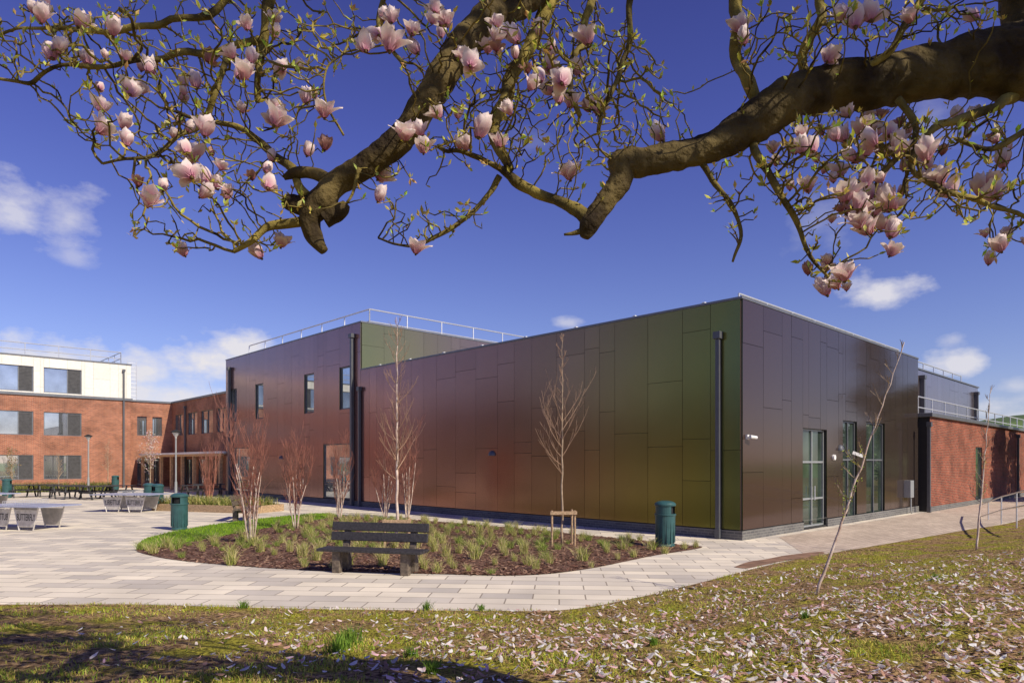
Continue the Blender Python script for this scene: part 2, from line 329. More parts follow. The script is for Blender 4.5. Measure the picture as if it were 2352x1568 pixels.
# turf blades
P=[]
bbx=[min(p[0] for p in turf),max(p[0] for p in turf),min(p[1] for p in turf),max(p[1] for p in turf)]
while len(P)<9000:
    q=(random.uniform(bbx[0],bbx[1]),random.uniform(bbx[2],bbx[3]))
    if inside(q,turf): P.append((q[0],q[1],.016))
tag(blades('turf_grass',np.array(P),.05,.015,gcols(len(P),[(.18,.34,.02),(.28,.42,.03)])),'short green turf blades','grass','stuff')
# fallen petals
n=11500; y=4.4+rng.random(n)**1.1*9; u=np.clip(rng.beta(2.6,1.3,n)*1.6-.72,-.75,.86); x=u*y
dens=np.array([noise.noise((a*1.1,b*1.1,9))+.5*noise.noise((a*3.3,b*3.3,2)) for a,b in zip(x,y)]); keep=(y<np.interp(x,ex,ey)-.15)&(dens>-.12-.35*rng.random(n))&(rng.random(n)<np.clip(1.15-(y-5)/9,.12,1)); x=x[keep];y=y[keep]; n=len(x)
ct=np.stack([x,y,lawnz(x,y)+.038],-1); a=rng.uniform(0,6.28,n); sz=rng.uniform(.011,.037,n); tl=rng.uniform(-.6,.6,(n,2))
Vs=[]
for (lx,ly,lz) in ((-1,-.25,.1),(-.3,-.5,.0),(.6,-.5,.05),(1.1,0,.4),(.6,.5,.12),(-.3,.5,.05),(-1,.25,.1)):
    X_=lx*sz*1.1; Y_=ly*sz*.9; Vs.append(ct+np.stack([X_*np.cos(a)-Y_*np.sin(a),X_*np.sin(a)+Y_*np.cos(a),lz*sz+X_*tl[:,0]+Y_*tl[:,1]],-1))
V=np.stack(Vs,1).reshape(-1,3); F=np.arange(n*7).reshape(n,7)
pc=gcols(n,[(.92,.82,.78),(.92,.70,.70),(.92,.86,.82),(.84,.54,.58),(.55,.33,.26),(.92,.86,.80),(.5,.3,.2)])
fp=npmesh('fallen_petals',V,F,np.clip(np.repeat(pc,7,0),0,.92),'petal'); tag(fp,'pink and white magnolia petals scattered on grass','petals','stuff')
# mulch chips
P=[]
bb=[min(p[0] for p in bed),max(p[0] for p in bed),min(p[1] for p in bed),max(p[1] for p in bed)]
while len(P)<14000:
    q=(random.uniform(bb[0],bb[1]),bb[2]+(bb[3]-bb[2])*random.random()**1.6)
    if inside(q,bed) and not inside(q,turf): P.append((q[0],q[1],.014))
n=len(P); ct=np.array(P); a=rng.uniform(0,6.28,n); ln=rng.uniform(.02,.05,n); wd=rng.uniform(.008,.02,n); tz=rng.uniform(-.5,.8,n)
Vs=[]
for lx,ly in((-1,-1),(1,-1),(1,1),(-1,1)):
    X_=lx*ln;Y_=ly*wd; Vs.append(ct+np.stack([X_*np.cos(a)-Y_*np.sin(a),X_*np.sin(a)+Y_*np.cos(a),.012+X_*tz*.5+Y_*.3],-1))
V=np.stack(Vs,1).reshape(-1,3)
tag(npmesh('mulch_chips',V,np.arange(n*4).reshape(n,4),np.repeat(gcols(n,[(.20,.10,.07),(.32,.18,.12),(.11,.055,.036),(.42,.27,.18)]),4,0),'blade'),'loose brown bark chips covering the bed','mulch','stuff')
# grass tufts
tufts=[]
for k in range(6):
    n=110; r=np.sqrt(rng.random(n))*.09; a=rng.uniform(0,6.28,n); P=np.stack([r*np.cos(a),r*np.sin(a),np.zeros(n)],-1)
    pal=[(.38,.42,.09),(.54,.52,.17),(.70,.60,.32),(.62,.52,.26),(.28,.36,.06)] if k<4 else [(.22,.34,.05),(.30,.40,.07),(.48,.45,.17)]
    o=blades('ornamental_grass',P,.27 if k<4 else .18,.008,gcols(n,pal),lean=.8 if k<4 else 1.2); tufts.append(o)
pts=[]
def tuft(p,k,s,lab,grp='ornamental grasses in the planting bed'):
    o=bpy.data.objects.new('ornamental_grass',tufts[k].data); COL.objects.link(o); o.location=p; o.rotation_euler=(0,0,random.uniform(0,6.28)); o.scale=(s,s,s*random.uniform(.8,1.15))
    tag(o,lab,'ornamental grass',group=grp)
tries=0
while len(pts)<280 and tries<30000:
    tries+=1; q=Vector((random.uniform(bb[0],bb[1]),random.uniform(bb[2],bb[3])))
    if not inside(q,bed) or inside(q,turf): continue
    near=q.y<13.6
    if q.y<15 and q.x<-4.6 and random.random()<.8: continue
    md=.46 if q.y<16 else .3
    if near and random.random()<.5: continue
    if any((q-r).length<md for r in pts): continue
    pts.append(q); k=random.randrange(4) if random.random()<(.85 if q.y<16 else .5) else random.choice((4,5))
    tuft((q.x,q.y,.01),k,random.uniform(.55,1.2),'straw and green tufted grass in bark mulch' if k<4 else 'low green tufted grass in bark mulch')
for o in tufts: bpy.data.objects.remove(o)
for px,py,s in((790,1490,1.0),(810,1478,.9),(770,1500,.7),(943,1510,.5),(980,1400,.6),(560,1395,.5),(1105,1400,.4),(990,1545,.6),(1500,1480,.35),(1850,1420,.4),(2150,1330,.4)):
    p=gl(px,py); o=blades('grass_clump',np.concatenate([rng.normal(0,.05*s,(90,2)),np.zeros((90,1))],1),.2*s,.009,gcols(90,[(.13,.25,.03),(.2,.32,.04)]),lean=.7); o.location=p; tag(o,'clump of taller green grass on the bank','grass clump',group='taller grass clumps on the bank')
# ---------------------------------------------------------------- building helpers
def FS(s0): return lambda a,z,d: (s0-d,a,z)
def FT(t0): return lambda a,z,d: (a,t0-d,z)
def rects(a0,a1,z0,z1,ops):
    A=sorted({a0,a1,*[o[0] for o in ops],*[o[1] for o in ops]}); Zs=sorted({z0,z1,*[o[2] for o in ops],*[o[3] for o in ops]})
    A=[a for a in A if a0<=a<=a1]; Zs=[z for z in Zs if z0<=z<=z1]
    for i in range(len(A)-1):
        for j in range(len(Zs)-1):
            m=((A[i]+A[i+1])/2,(Zs[j]+Zs[j+1])/2)
            if not any(o[0]<m[0]<o[1] and o[2]<m[1]<o[3] for o in ops): yield A[i],A[i+1],Zs[j],Zs[j+1]
def wall(mb,F_,a0,a1,z0,z1,ops=(),d=0,rev=.2,mi=0):
    for p,q,r,s in rects(a0,a1,z0,z1,ops): mb.add([F_(p,r,d),F_(q,r,d),F_(q,s,d),F_(p,s,d)],[(0,1,2,3)],mi)
    for p,q,r,s in ops:
        c=[(p,r),(q,r),(q,s),(p,s)]
        for i in range(4):
            A,B=c[i],c[(i+1)%4]; mb.add([F_(*A,d),F_(*B,d),F_(*B,d-rev),F_(*A,d-rev)],[(0,1,2,3)],mi)
def clad(mb,F_,a0,a1,z0,z1,ops,tint=(1,1,1),seed=1,widths=(.62,.9,1.2,1.25),mi=0):
    r=random.Random(seed); oe=sorted({e for o in ops for e in o[:2]}); X=[a0]
    while X[-1]<a1-.5: X.append(X[-1]+r.choice(widths))
    X=[x for x in X if x<a1-.3]+[a1]; X=[x for x in X if x in(a0,a1) or all(abs(x-e)>.22 for e in oe)]+oe; X=sorted(set(X))
    for i in range(len(X)-1):
        xm=(X[i]+X[i+1])/2; zc=[z0]; 
        H=z1-z0; k=r.choice((1,2,2,3)) if H>4 else r.choice((0,1,1,2)); zc+=sorted(z0+H*r.uniform(.1,.92) for _ in range(k)); zc.append(z1)
        segs=[]
        for j in range(len(zc)-1):
            if zc[j+1]-zc[j]>.3: segs.append((zc[j],zc[j+1]))
            elif segs: segs[-1]=(segs[-1][0],zc[j+1])
            else: zc[j+1]=zc[j]
        for o in ops:
            if o[0]<xm<o[1]:
                ns=[]
                for a,b in segs:
                    if b<=o[2] or a>=o[3]: ns.append((a,b))
                    else:
                        if a<o[2]: ns.append((a,o[2]))
                        if b>o[3]: ns.append((o[3],b))
                segs=ns
        for a,b in segs:
            g=.0055; p,q,c,e=X[i]+g,X[i+1]-g,a+g,b-g
            if q-p<.03 or e-c<.03: continue
            t=r.uniform(.94,1.05); col=tuple(v*t for v in tint); dd=[.03+r.uniform(-.0015,.0015) for _ in range(3)]; dd.append(dd[0]+dd[2]-dd[1])
            mb.add([F_(p,c,dd[0]),F_(q,c,dd[1]),F_(q,e,dd[2]),F_(p,e,dd[3]),F_(p,c,0),F_(q,c,0),F_(q,e,0),F_(p,e,0)],[(0,1,2,3),(0,4,5,1),(1,5,6,2),(2,6,7,3),(3,7,4,0)],mi,col)
def fb(mb,F_,a0,a1,z0,z1,d0,d1,mi=0):
    A=F_(a0,z0,d0);B=F_(a1,z1,d1); mb.bx([min(A[i],B[i]) for i in range(3)],[max(A[i],B[i]) for i in range(3)],mi)
def window(par,off,F_,o,d=-.14,fm='grey',mull=(),trans=(),louv=None,name='window',gm='glass'):
    a0,a1,z0,z1=o; mb=MB(); e=.005; mb.add([F_(a0+e,z0+e,d),F_(a1-e,z0+e,d),F_(a1-e,z1-e,d),F_(a0+e,z1-e,d)],[(0,1,2,3)])
    wo=mb.build(name,gm,par,off); fr=MB(); w_=.055
    fb(fr,F_,a0+.003,a0+w_,z0+.003,z1-.003,d-.02,d+.05); fb(fr,F_,a1-w_,a1-.003,z0+.003,z1-.003,d-.02,d+.05)
    fb(fr,F_,a0+w_,a1-w_,z0+.003,z0+w_,d-.02,d+.048); fb(fr,F_,a0+w_,a1-w_,z1-w_,z1-.003,d-.02,d+.048)
    for m_ in mull: fb(fr,F_,m_-.03,m_+.03,z0+w_,z1-w_,d-.02,d+.046)
    for z_ in trans: fb(fr,F_,a0+w_,a1-w_,z_-.03,z_+.03,d-.02,d+.044)
    fr.build('frame',fm,wo,off)
    if louv:
        lm=MB(); z=z0+.08; fb(lm,F_,louv[0],louv[1],z0+w_,z1-w_,d+.002,d+.012)
        while z<z1-.1: fb(lm,F_,louv[0]+.03,louv[1]-.03,z,z+.05,d+.014,d+.04); z+=.11
        lm.build('louvre','louvre',wo,off)
    return wo
def downpipe(par,off,F_,a,z0,z1,d=.12,w_=.12,mi='grey'):
    mb=MB(); fb(mb,F_,a-w_/2,a+w_/2,z0+.1,z1-.2,.05,.05+w_); fb(mb,F_,a-w_*.9,a+w_*.9,z1-.2,z1,.04,.1+w_); fb(mb,F_,a-w_*.62,a+w_*.62,z0,z0+.25,.045,.07+w_)
    mb.build('downpipe',mi,par,off,bevel=.008)
def railing(par,off,P,h=1.05,sp=2.2,r=.028,mid=True):
    mb=MB(); P=[Vector(p) for p in P]
    for a,b in zip(P[:-1],P[1:]):
        n=max(1,round((b-a).length/sp))
        for i in range(n+1):
            q=a.lerp(b,i/n); mb.tube([q,q+Vector((0,0,h))],r,6)
        up=Vector((0,0,h)); mb.tube([a+up,b+up],r,6)
        if mid: mb.tube([a+up*.5,b+up*.5],r*.9,6)
    mb.build('railing','galv',par,off)
def building(name,label,s0,t0): return empty(name,st(s0,t0),label,'building',TH),(s0,t0,0)
def halfdome(par,off,F_,a,z,r=.16):
    mb=MB(); vs=[];fs=[]
    for i in range(7):
        for j in range(9):
            u=i/6*math.pi/2; v=j/8*math.pi; vs.append(F_(a+r*math.cos(v)*math.cos(u)*1.0,z+r*.95*math.sin(u)*1.2,.03+r*.8*math.sin(v)*math.cos(u)))
    for i in range(6):
        for j in range(8):
            k=i*9+j; fs.append((k,k+1,k+10,k+9))
    mb.add(vs,fs); mb.add([F_(a-r,z,.03)]+vs[:9],[tuple(range(10))]); mb.build('wall_light','grey',par,off,smooth=False)
# ================================================================= near hall
H1=6.53; T1=19.46; S1=15.5
B,off=building('sports_hall','colour-shifting metal clad hall with roof railings',0,0)
dr0,_=on_t(0,1842,1100); dr1,_=on_t(0,1897,1100); dz=on_t(0,1870,985)[1]
w1=(on_t(0,1934,1080)[0],on_t(0,1966,1080)[0]); w2=(on_t(0,1988,1080)[0],on_t(0,2030,1080)[0])
opsT=[(dr0,dr1,.06,dz),(w1[0],w1[1],.1,3.55),(w2[0],w2[1],.1,3.6)]
body=MB(); wall(body,FS(0),0,T1,.0,H1,[],0); wall(body,FT(0),0,S1,0,H1,opsT,0,.22); body.bx((.35,.35,0),(S1-.02,T1-.08,H1-.3)); body.bx((S1-.019,.002,0),(S1,T1-.1,H1-.01)); body.build('wall',['backing'],B,off)
cm=MB(); clad(cm,FS(0),.012,T1,.27,H1,[],seed=3); cm.build('cladding','clad',B,off)
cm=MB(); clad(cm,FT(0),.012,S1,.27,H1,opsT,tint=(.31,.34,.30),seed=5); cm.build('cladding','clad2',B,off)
pl=MB(); wall(pl,FS(0),-.06,T1,0,.25,[],.06); wall(pl,FT(0),-.06,S1,0,.25,[(dr0,dr1,-1,.3)],.06,rev=.06)
pl.add([(-.06,-.06,.25),(-.06,T1,.25),(0,T1,.25),(0,-.06,.25)],[(0,1,2,3)]); pl.add([(-.06,-.06,.25),(dr0,-.06,.25),(dr0,0,.25),(-.06,0,.25)],[(0,1,2,3)]); pl.build('plinth','plinth',B,off)
rf=MB(); rf.bx((.3,.3,H1-.28),(S1-.05,T1-.1,H1-.2)); rf.build('roof','roof',B,off)
cp=MB(); cp.bx((-.05,-.05,H1),(.32,T1,H1+.07)); cp.bx((.321,-.05,H1),(S1+.03,.32,H1+.07)); cp.bx((S1-.3,.321,H1),(S1+.03,T1,H1+.068)); cp.build('coping','coping',B,off,bevel=.01)
for k in range(8):
    fx=MB(); fx.box((.12,1.2+k*2.4,H1+.10),(.1,.1,.07)); fx.build('roof_fixing','wpaint',B,off,bevel=.01)
for px,pt in((1650,762),(826,888)):
    t_,z_=on_s(-.1,px,pt); downpipe(B,off,FS(0),t_,.02,z_)
railing(B,off,[(.9,.55,H1-.1),(S1-.6,.55,H1-.1)],h=.5,sp=1.8,r=.028)
D=window(B,off,FT(0),opsT[0],d=-.12,fm='alu',mull=((dr0+dr1)/2,),trans=(2.12,.95),name='door',gm='doorglass')
hd=MB(); 
for k in(-.12,.12): fb(hd,FT(0),(dr0+dr1)/2+k-.015,(dr0+dr1)/2+k+.015,.9,1.35,-.05,-.02)
hd.build('handle','galv',D,off)
for o in opsT[1:]: window(B,off,FT(0),o,d=-.09,trans=(2.2,),mull=((o[0]+o[1])/2,),fm='coping',gm='doorglass')
halfdome(B,off,FS(0),*on_s(0,1132,1046),r=.17)
halfdome(B,off,FT(0),*on_t(0,1927,1034),r=.17)
a_,z_=on_t(0,1912,1050); mb=MB(); mb.tube([(a_,-.03,z_),(a_,-.09,z_)],[.1,.09],16); mb.build('alarm_sounder','wpaint',B,off)
a_,z_=on_t(0,1712,1003); mb=MB(); mb.box((a_,-.06,z_),(.1,.06,.12)); mb.tube([(a_,-.08,z_),(a_+.02,-.14,z_)],.025,8); mb.tube([(a_-.05,-.16,z_+.0),(a_+.2,-.22,z_-.02)],[.05,.045],12); mb.build('security_camera','wpaint',B,off)
a_,z_=on_t(0,2078,1122); mb=MB(); mb.bx((a_-.22,-.28,z_-.35),(a_+.22,-.031,z_+.35)); mb.tube([(a_+.1,-.2,z_-.35),(a_+.1,-.2,z_-.9),(a_+.2,-.2,z_-1.0),(a_+.2,-.2,.0)],.03,8); mb.build('meter_box','alu',B,off,bevel=.01)
# ================================================================= tall clad block
H2=8.82; T2=36.3
B,off=building('teaching_block','tall purple-brown metal clad block with narrow windows',0,T1)
def W(px0,px1,py0,py1,s0=0):
    a=on_s(s0,px0,(py0+py1)/2)[0]; b=on_s(s0,px1,(py0+py1)/2)[0]; z1=on_s(s0,(px0+px1)/2,py0)[1]; z0=on_s(s0,(px0+px1)/2,py1)[1]; return [min(a,b),max(a,b),z0,z1]
ops=[W(531,545,878,962),W(588,606,866,952),W(700,722,840,940),W(781,808,822,930)]
for o in ops: o[2]=4.75;o[3]=6.85
lows=[W(537,574,1030,1140),W(744,810,1018,1165)]
for o in lows: o[2]=.3;o[3]=3.05
ops=[tuple(o) for o in ops+lows]
body=MB(); wall(body,FS(0),T1+.001,T2,0,H2,ops,0,.22); wall(body,FT(T1),0,20,6.2,H2,[],0); body.bx((.35,T1+.3,0),(19.9,T2-.01,H2-.3)); body.bx((0,T2-.009,0),(20,T2,H2)); body.build('wall','backing',B,off)
cm=MB(); clad(cm,FS(0),T1+.012,T2,.27,H2,ops,seed=8); clad(cm,FT(T1),.012,20,6.6,H2,[],tint=(1.0,1.15,1.8),seed=9); cm.build('cladding','clad',B,off)
pl=MB(); wall(pl,FS(0),T1,T2,0,.25,[],.06); pl.build('plinth','plinth',B,off)
rf=MB(); rf.bx((.3,T1+.3,H2-.28),(19.8,T2-.1,H2-.2)); rf.build('roof','roof',B,off)
cp=MB(); cp.bx((-.05,T1-.05,H2),(.32,T2+.03,H2+.07)); cp.bx((.321,T1-.05,H2),(20,T1+.32,H2+.07)); cp.build('coping','coping',B,off,bevel=.01)
for px,pt in((812,766),(529,843)):
    t_,z_=on_s(-.1,px,pt); downpipe(B,off,FS(0),t_+.1,.02,z_,w_=.16)
railing(B,off,[(1.2,T2-.8,H2-.2),(1.2,T1+1.2,H2-.2),(19.5,T1+1.2,H2-.2)],h=1.22,sp=2.4,r=.034)
for o in ops[:4]: window(B,off,FS(0),o,d=-.07)
for o in ops[4:]: window(B,off,FS(0),o,d=-.05,trans=(1.0,))
halfdome(B,off,FS(0),*on_s(0,647,1054),r=.17)
# ================================================================= brick annex + rear hall
B,off=building('brick_annex','low red brick building with grey coping',15.6,-.45)
A0=15.6;A1=48
ops=[(on_t(-.45,2241,1050)[0],on_t(-.45,2256,1050)[0],.1,2.9)]
body=MB(); wall(body,FT(-.45),A0,A1,0,4.05,ops,0,.15); wall(body,FS(A0),-.45,.0,0,4.05,[],0,mi=1); body.bx((A0+.3,-.1,0),(A1,12,4.0)); body.build('wall',['brick2','backing'],B,off)  # left return gets dark backing instead of brick, its shade put into the colour
cp=MB(); cp.bx((A0-.12,-.58,4.05),(A1,-.0,4.22)); cp.bx((A0-.12,.001,4.05),(A1,12,4.18)); cp.build('coping','coping',B,off,bevel=.02)
pl=MB(); wall(pl,FT(-.45),A0-.02,A1,0,.22,[],.02); pl.build('plinth','plinth',B,off)
for px in(2133,2338): downpipe(B,off,FT(-.45),on_t(-.55,px,1080)[0],.02,3.8,w_=.12)
for o in ops: window(B,off,FT(-.45),o,d=-.1,gm='doorglass')
railing(B,off,[(A0+.6,.8,4.2),(A1,.8,4.2)],h=1.0,sp=2.2,r=.032)
B,off=building('rear_hall','tall grey-purple metal clad hall behind the brick building',24,3.1)
ra,rz=on_t(3.1,2245,890); RH=7.5
body=MB(); body.bx((24,3.1,0),(ra,16,RH)); body.build('wall','backing',B,off)
cm=MB(); clad(cm,FT(3.1),24,ra,4.3,RH,[],tint=(1.1,1.3,1.4),seed=11); cm.build('cladding','clad',B,off)
cp=MB(); cp.bx((23.9,3.0,RH),(ra+.1,3.4,RH+.08)); cp.build('coping','coping',B,off)
for px in(2117,2241): downpipe(B,off,FT(3.1),on_t(3.0,px,900)[0],4.3,on_t(3.0,px,862 if px<2200 else 900)[1],w_=.22)
railing(B,off,[(24.5,4,RH),(ra-.5,4,RH)],h=.9,sp=2.4,r=.035)
# ================================================================= classroom building
B,off=building('classroom_building','three storey brick school building with white top storey',-26,54.5)
TC=54.5; se=-1.06
wins=[]
for k in range(6):
    a1=-4.63-3.2*k; a0=a1-2.54
    for z0,z1 in((.79,2.69),(4.24,6.07),(7.6,9.55)): wins.append((a0,a1,z0,z1))
body=MB(); wall(body,FT(TC),-26,se,0,7.3,[o for o in wins if o[2]<7],0,.18); body.bx((-26,TC+.3,0),(se,TC+12,7.3)); body.build('wall','brick',B,off)
wl=MB(); ow=[o for o in wins if o[2]>7]; wall(wl,FT(TC),-26,se,7.5,10.3,ow,0,.18,mi=1); clad(wl,FT(TC),-26,se,7.5,10.3,ow,seed=21,widths=(.6,1.2)); wl.bx((-26,TC+.3,7.5),(se,TC+12,10.2)); wl.build('upper_wall',['white','alu'],B,off)
cp=MB(); cp.bx((-26,TC-.12,7.3),(se+.12,TC+12,7.5)); cp.bx((-26,TC-.08,10.3),(se+.08,TC+12,10.4)); cp.build('coping','coping',B,off)
for o in wins: window(B,off,FT(TC),o,d=-.1,mull=(o[1]-.95,),louv=(o[1]-.92,o[1]-.07),fm='coping')
downpipe(B,off,FT(TC),se-.55,0,9.9,w_=.12)
railing(B,off,[(-26,TC+1,10.4),(se-.5,TC+1,10.4),(se-.5,TC+9,10.4)],h=1.05,sp=2.2,r=.035)
mb=MB()
for k in range(2):
    x_=se+.25+.7*k; mb.tube([(x_,TC+2,7.4),(x_,TC+2,10.9)],.03,6)
for k in range(10): mb.tube([(se+.25,TC+2,7.6+.35*k),(se+.95,TC+2,7.6+.35*k)],.02,5)
mb.build('ladder','galv',B,off)
# ================================================================= link building
B,off=building('link_building','two storey red brick link with row of windows',2.5,T2)
TL=55.5
ops=[]
for a,b in((402,420),(431,453),(461,489),(497,520)):
    o=W(a,b,945,1000,2.5); o[2]=4.45;o[3]=6.3; ops.append(tuple(o))
opsL=list(ops)+[(44+3*k,46+3*k,.3,2.4) for k in range(3)]
opsT=[(on_t(TL,315,980)[0],on_t(TL,337,980)[0],4.45,6.1),(on_t(TL,350,980)[0],on_t(TL,372,980)[0],4.45,6.1),(-.3,1.6,.1,2.5)]
body=MB(); wall(body,FS(2.5),T2,TL,0,7.35,opsL,0,.2); wall(body,FT(TL),-1.6,2.5,0,7.35,opsT,0,.2); body.bx((2.8,T2+.1,0),(14,TL+10,7.3)); body.bx((-1.6,TL+.3,0),(2.79,TL+10,7.3)); body.build('wall','brick',B,off)
cp=MB(); cp.bx((2.4,T2,7.35),(14,TL-.1,7.5)); cp.bx((-1.7,TL-.1,7.35),(14,TL+10,7.5)); cp.build('coping','coping',B,off)
for o in opsL: window(B,off,FS(2.5),o,mull=((o[0]+o[1])/2,))
for o in opsT: window(B,off,FT(TL),o)
downpipe(B,off,FS(2.5),on_s(2.5,428,1000)[0],0,6.9,w_=.13)
mb=MB(); mb.bx((-.35,T2+.1,2.72),(2.45,TL-.6,2.86)); cpy=mb.build('canopy','wpaint',B,off)
tb=MB()
for k in range(8): 
    t_=T2+.5+k*2.5; tb.bx((-.25,t_,0),(-.05,t_+.2,2.55))
tb.bx((-.28,T2+.2,2.55),(-.08,TL-.8,2.715)); tb.build('canopy_frame','timber',B,off)
# ================================================================= bench
def bench(loc,rz,label,leg='benchleg',pl='bench'):
    e=empty('park_bench',loc,label,'bench',rz)
    s=MB()
    for k in range(3): s.box((0,-.26+.15*k,.44),(2.12,.13,.055))
    s.build('seat',pl,e,bevel=.01)
    b=MB(); Mx=Matrix.Rotation(math.radians(-12),3,'X')
    for k in range(2): b.box((0,.185+.045*k,.66+.19*k),(2.02,.055,.17),Mx=Mx)
    b.build('backrest',pl,e,bevel=.01)
    for x_ in(-.70,.70):
        l=MB(); l.box((x_,-.17,.2),(.16,.13,.4)); l.box((x_,.16,.2),(.2,.16,.4)); l.box((x_,0,.37),(.14,.5,.09)); l.box((x_,.225,.6),(.13,.07,.46),Mx=Mx); l.build('leg',leg,e,bevel=.01)
    return e
p=(gnd(781,1313)+gnd(937,1320))/2
bench((p.x,p.y+.12,0),math.atan2(-.35,1.4),'dark recycled plastic bench at edge of planting bed')
p=gnd(548,1197); bench((p.x,p.y+.6,0),math.radians(98),'brown slatted bench beside timber planter','benchleg','benchleg')
# ================================================================= bins
def litter_bin():
    e=empty('litter_bin',(0,0,0),'dark teal plastic litter bin with domed hood','bin',group='teal litter bins on the plaza')
    b=MB(); prof=[(.2,0),(.235,.02),(.235,.06),(.22,.08),(.235,.4),(.245,.7),(.25,.78),(.265,.79),(.265,.83)]; b.lathe(prof,28)
    for k in range(14):
        a=2*math.pi*k/14; b.box((.235*math.cos(a),.235*math.sin(a),.42),(.02,.03,.6),Mx=Matrix.Rotation(a,3,'Z'))
    b.build('body','bin',e,smooth=False)
    h=MB(); vs=[];fs=[]; n=28
    pr=[(.24,.83),(.24,1.02),(.262,1.03),(.262,1.07),(.24,1.1),(.19,1.13),(.1,1.15),(.01,1.155)]
    for r,z in pr:
        for k in range(n): vs.append((r*math.cos(2*math.pi*k/n),r*math.sin(2*math.pi*k/n),z))
    for i in range(len(pr)-1):
        for k in range(n):
            if i==0 and (k%14) in(8,9,10,11,12): continue
            a=i*n+k;b_=i*n+(k+1)%n; fs.append((a,b_,b_+n,a+n))
    h.add(vs,fs); h.build('hood','bin',e,smooth=False)
    d=MB(); d.lathe([(.19,.8),(.19,1.08)],16); d.build('liner','dark',e); return e
b0=litter_bin(); b0.location=gnd(1528,1255); b0.rotation_euler=(0,0,.2)
for px,py,s in((412,1216,1.0),(362,1169,1.0),(342,1163,.98),(265,1126,1.0),(16,1143,1.0)): dup(b0,gnd(px,py),random.uniform(0,3),scale=s)
# ================================================================= table tennis
def ttable(loc,rz):
    e=empty('table_tennis_table',loc,'outdoor steel table tennis table with lettered legs','table tennis table',rz,'table tennis tables on the plaza')
    t=MB(); t.box((0,0,.745),(2.74,1.525,.035)); t.build('table_top','tabletop',e,bevel=.008)
    l=MB()
    for y_ in(-.753,0,.753): l.box((0,y_,.7645),(2.72,.02,.003))
    l.build('marking','wpaint',e)
    nt_=MB(); nt_.box((0,0,.765+.145),(.012,1.56,.012))
    for k in range(27): nt_.box((0,-.77+k*.0592,.765+.07),(.008,.008,.14))
    for k in range(3): nt_.box((0,0,.79+.04*k),(.006,1.54,.006))
    nt_.build('net','galv',e)
    def trap(p0,p1,n_):
        # thin trapezoid steel panel, wider at the top
        a=Vector(p0);b=Vector(p1);u=(b-a).normalized()*.2;n2=Vector(n_)*.012; g=MB(); T=Vector((0,0,.64)); Z0=Vector((0,0,.12))
        vs=[a+u-n2+Z0,b-u-n2+Z0,b-u+n2+Z0,a+u+n2+Z0,a-n2+T,b-n2+T,b+n2+T,a+n2+T]; g.add(vs,[(3,2,1,0),(4,5,6,7),(0,1,5,4),(1,2,6,5),(2,3,7,6),(3,0,4,7)])
        g.tube([a+u,a+T+Vector((0,0,.08))],.022,6); g.tube([b-u,b+T+Vector((0,0,.08))],.022,6); g.tube([a+u+Z0,b-u+Z0],.02,6); g.build('leg','steel',e)
    def txt(Mx,wid):
        c=bpy.data.curves.new('t','FONT'); c.body='BUTTERFLY'; c.align_x='CENTER'; c.align_y='CENTER'; c.extrude=.015; c.size=.22; c.offset=.002
        o=bpy.data.objects.new('t',c); COL.objects.link(o); bpy.context.view_layer.update(); me=bpy.data.meshes.new_from_object(o); w_=o.dimensions.x; bpy.data.objects.remove(o)
        me.transform(Matrix.Scale(wid/w_,4,(1,0,0))); me.transform(Matrix.Scale(1.35,4,(0,1,0))); me.transform(Mx); me.materials.clear(); me.materials.append(M['ink'])
        q=bpy.data.objects.new('lettering',me); COL.objects.link(q); q.parent=e
    RX=Matrix.Rotation(math.pi/2,4,'X')
    for x0,x1,mir in((-1.0,-.06,True),(.06,1.0,False)):
        trap((x0,-.45,0),(x1,-.45,0),(0,1,0)); trap((x0,.45,0),(x1,.45,0),(0,1,0))
        Mm=Matrix.Translation(((x0+x1)/2,-.45,.40))
        if mir: Mm=Mm@Matrix.Rotation(math.pi,4,'Z')
        txt(Mm@RX,.72)
    return e
p=gnd(286,1176); t0=ttable((p.x,p.y+.5,0),math.radians(-8))
dup(t0,(gnd(28,1218).x,gnd(28,1218).y+.6,0),math.radians(-14)); dup(t0,(gnd(10,1172).x-1.0,gnd(10,1172).y,0),math.radians(-20))
# ================================================================= picnic tables
e=empty('picnic_table',(0,0,0),'black timber picnic table with attached benches','picnic table',group='black picnic tables on the plaza')
m_=MB()
for k in range(5): m_.box((0,-.32+.16*k,.74),(1.8,.145,.04))
m_.build('tabletop','blacktop',e)
for sy in(-1,1):
    m_=MB(); m_.box((0,sy*.72,.44),(1.8,.25,.04)); m_.build('seat','blacktop',e)
for sx in(-1,1):
    m_=MB(); m_.box((sx*.65,0,.4),(.05,1.6,.1)); m_.tube([(sx*.65,-.75,0),(sx*.65,-.28,.72)],.05,4); m_.tube([(sx*.65,.75,0),(sx*.65,.28,.72)],.05,4); m_.build('leg','blacktop',e)
sp2=[(100,1140,.3),(150,1143,.8),(185,1145,.4),(225,1146,1.0),(60,1141,.7),(270,1143,.1),(450,1142,.8),(480,1138,.5)]
e.location=gnd(*sp2[0][:2]); e.rotation_euler=(0,0,sp2[0][2])
for a,b,r in sp2[1:]: dup(e,gnd(a,b),r)
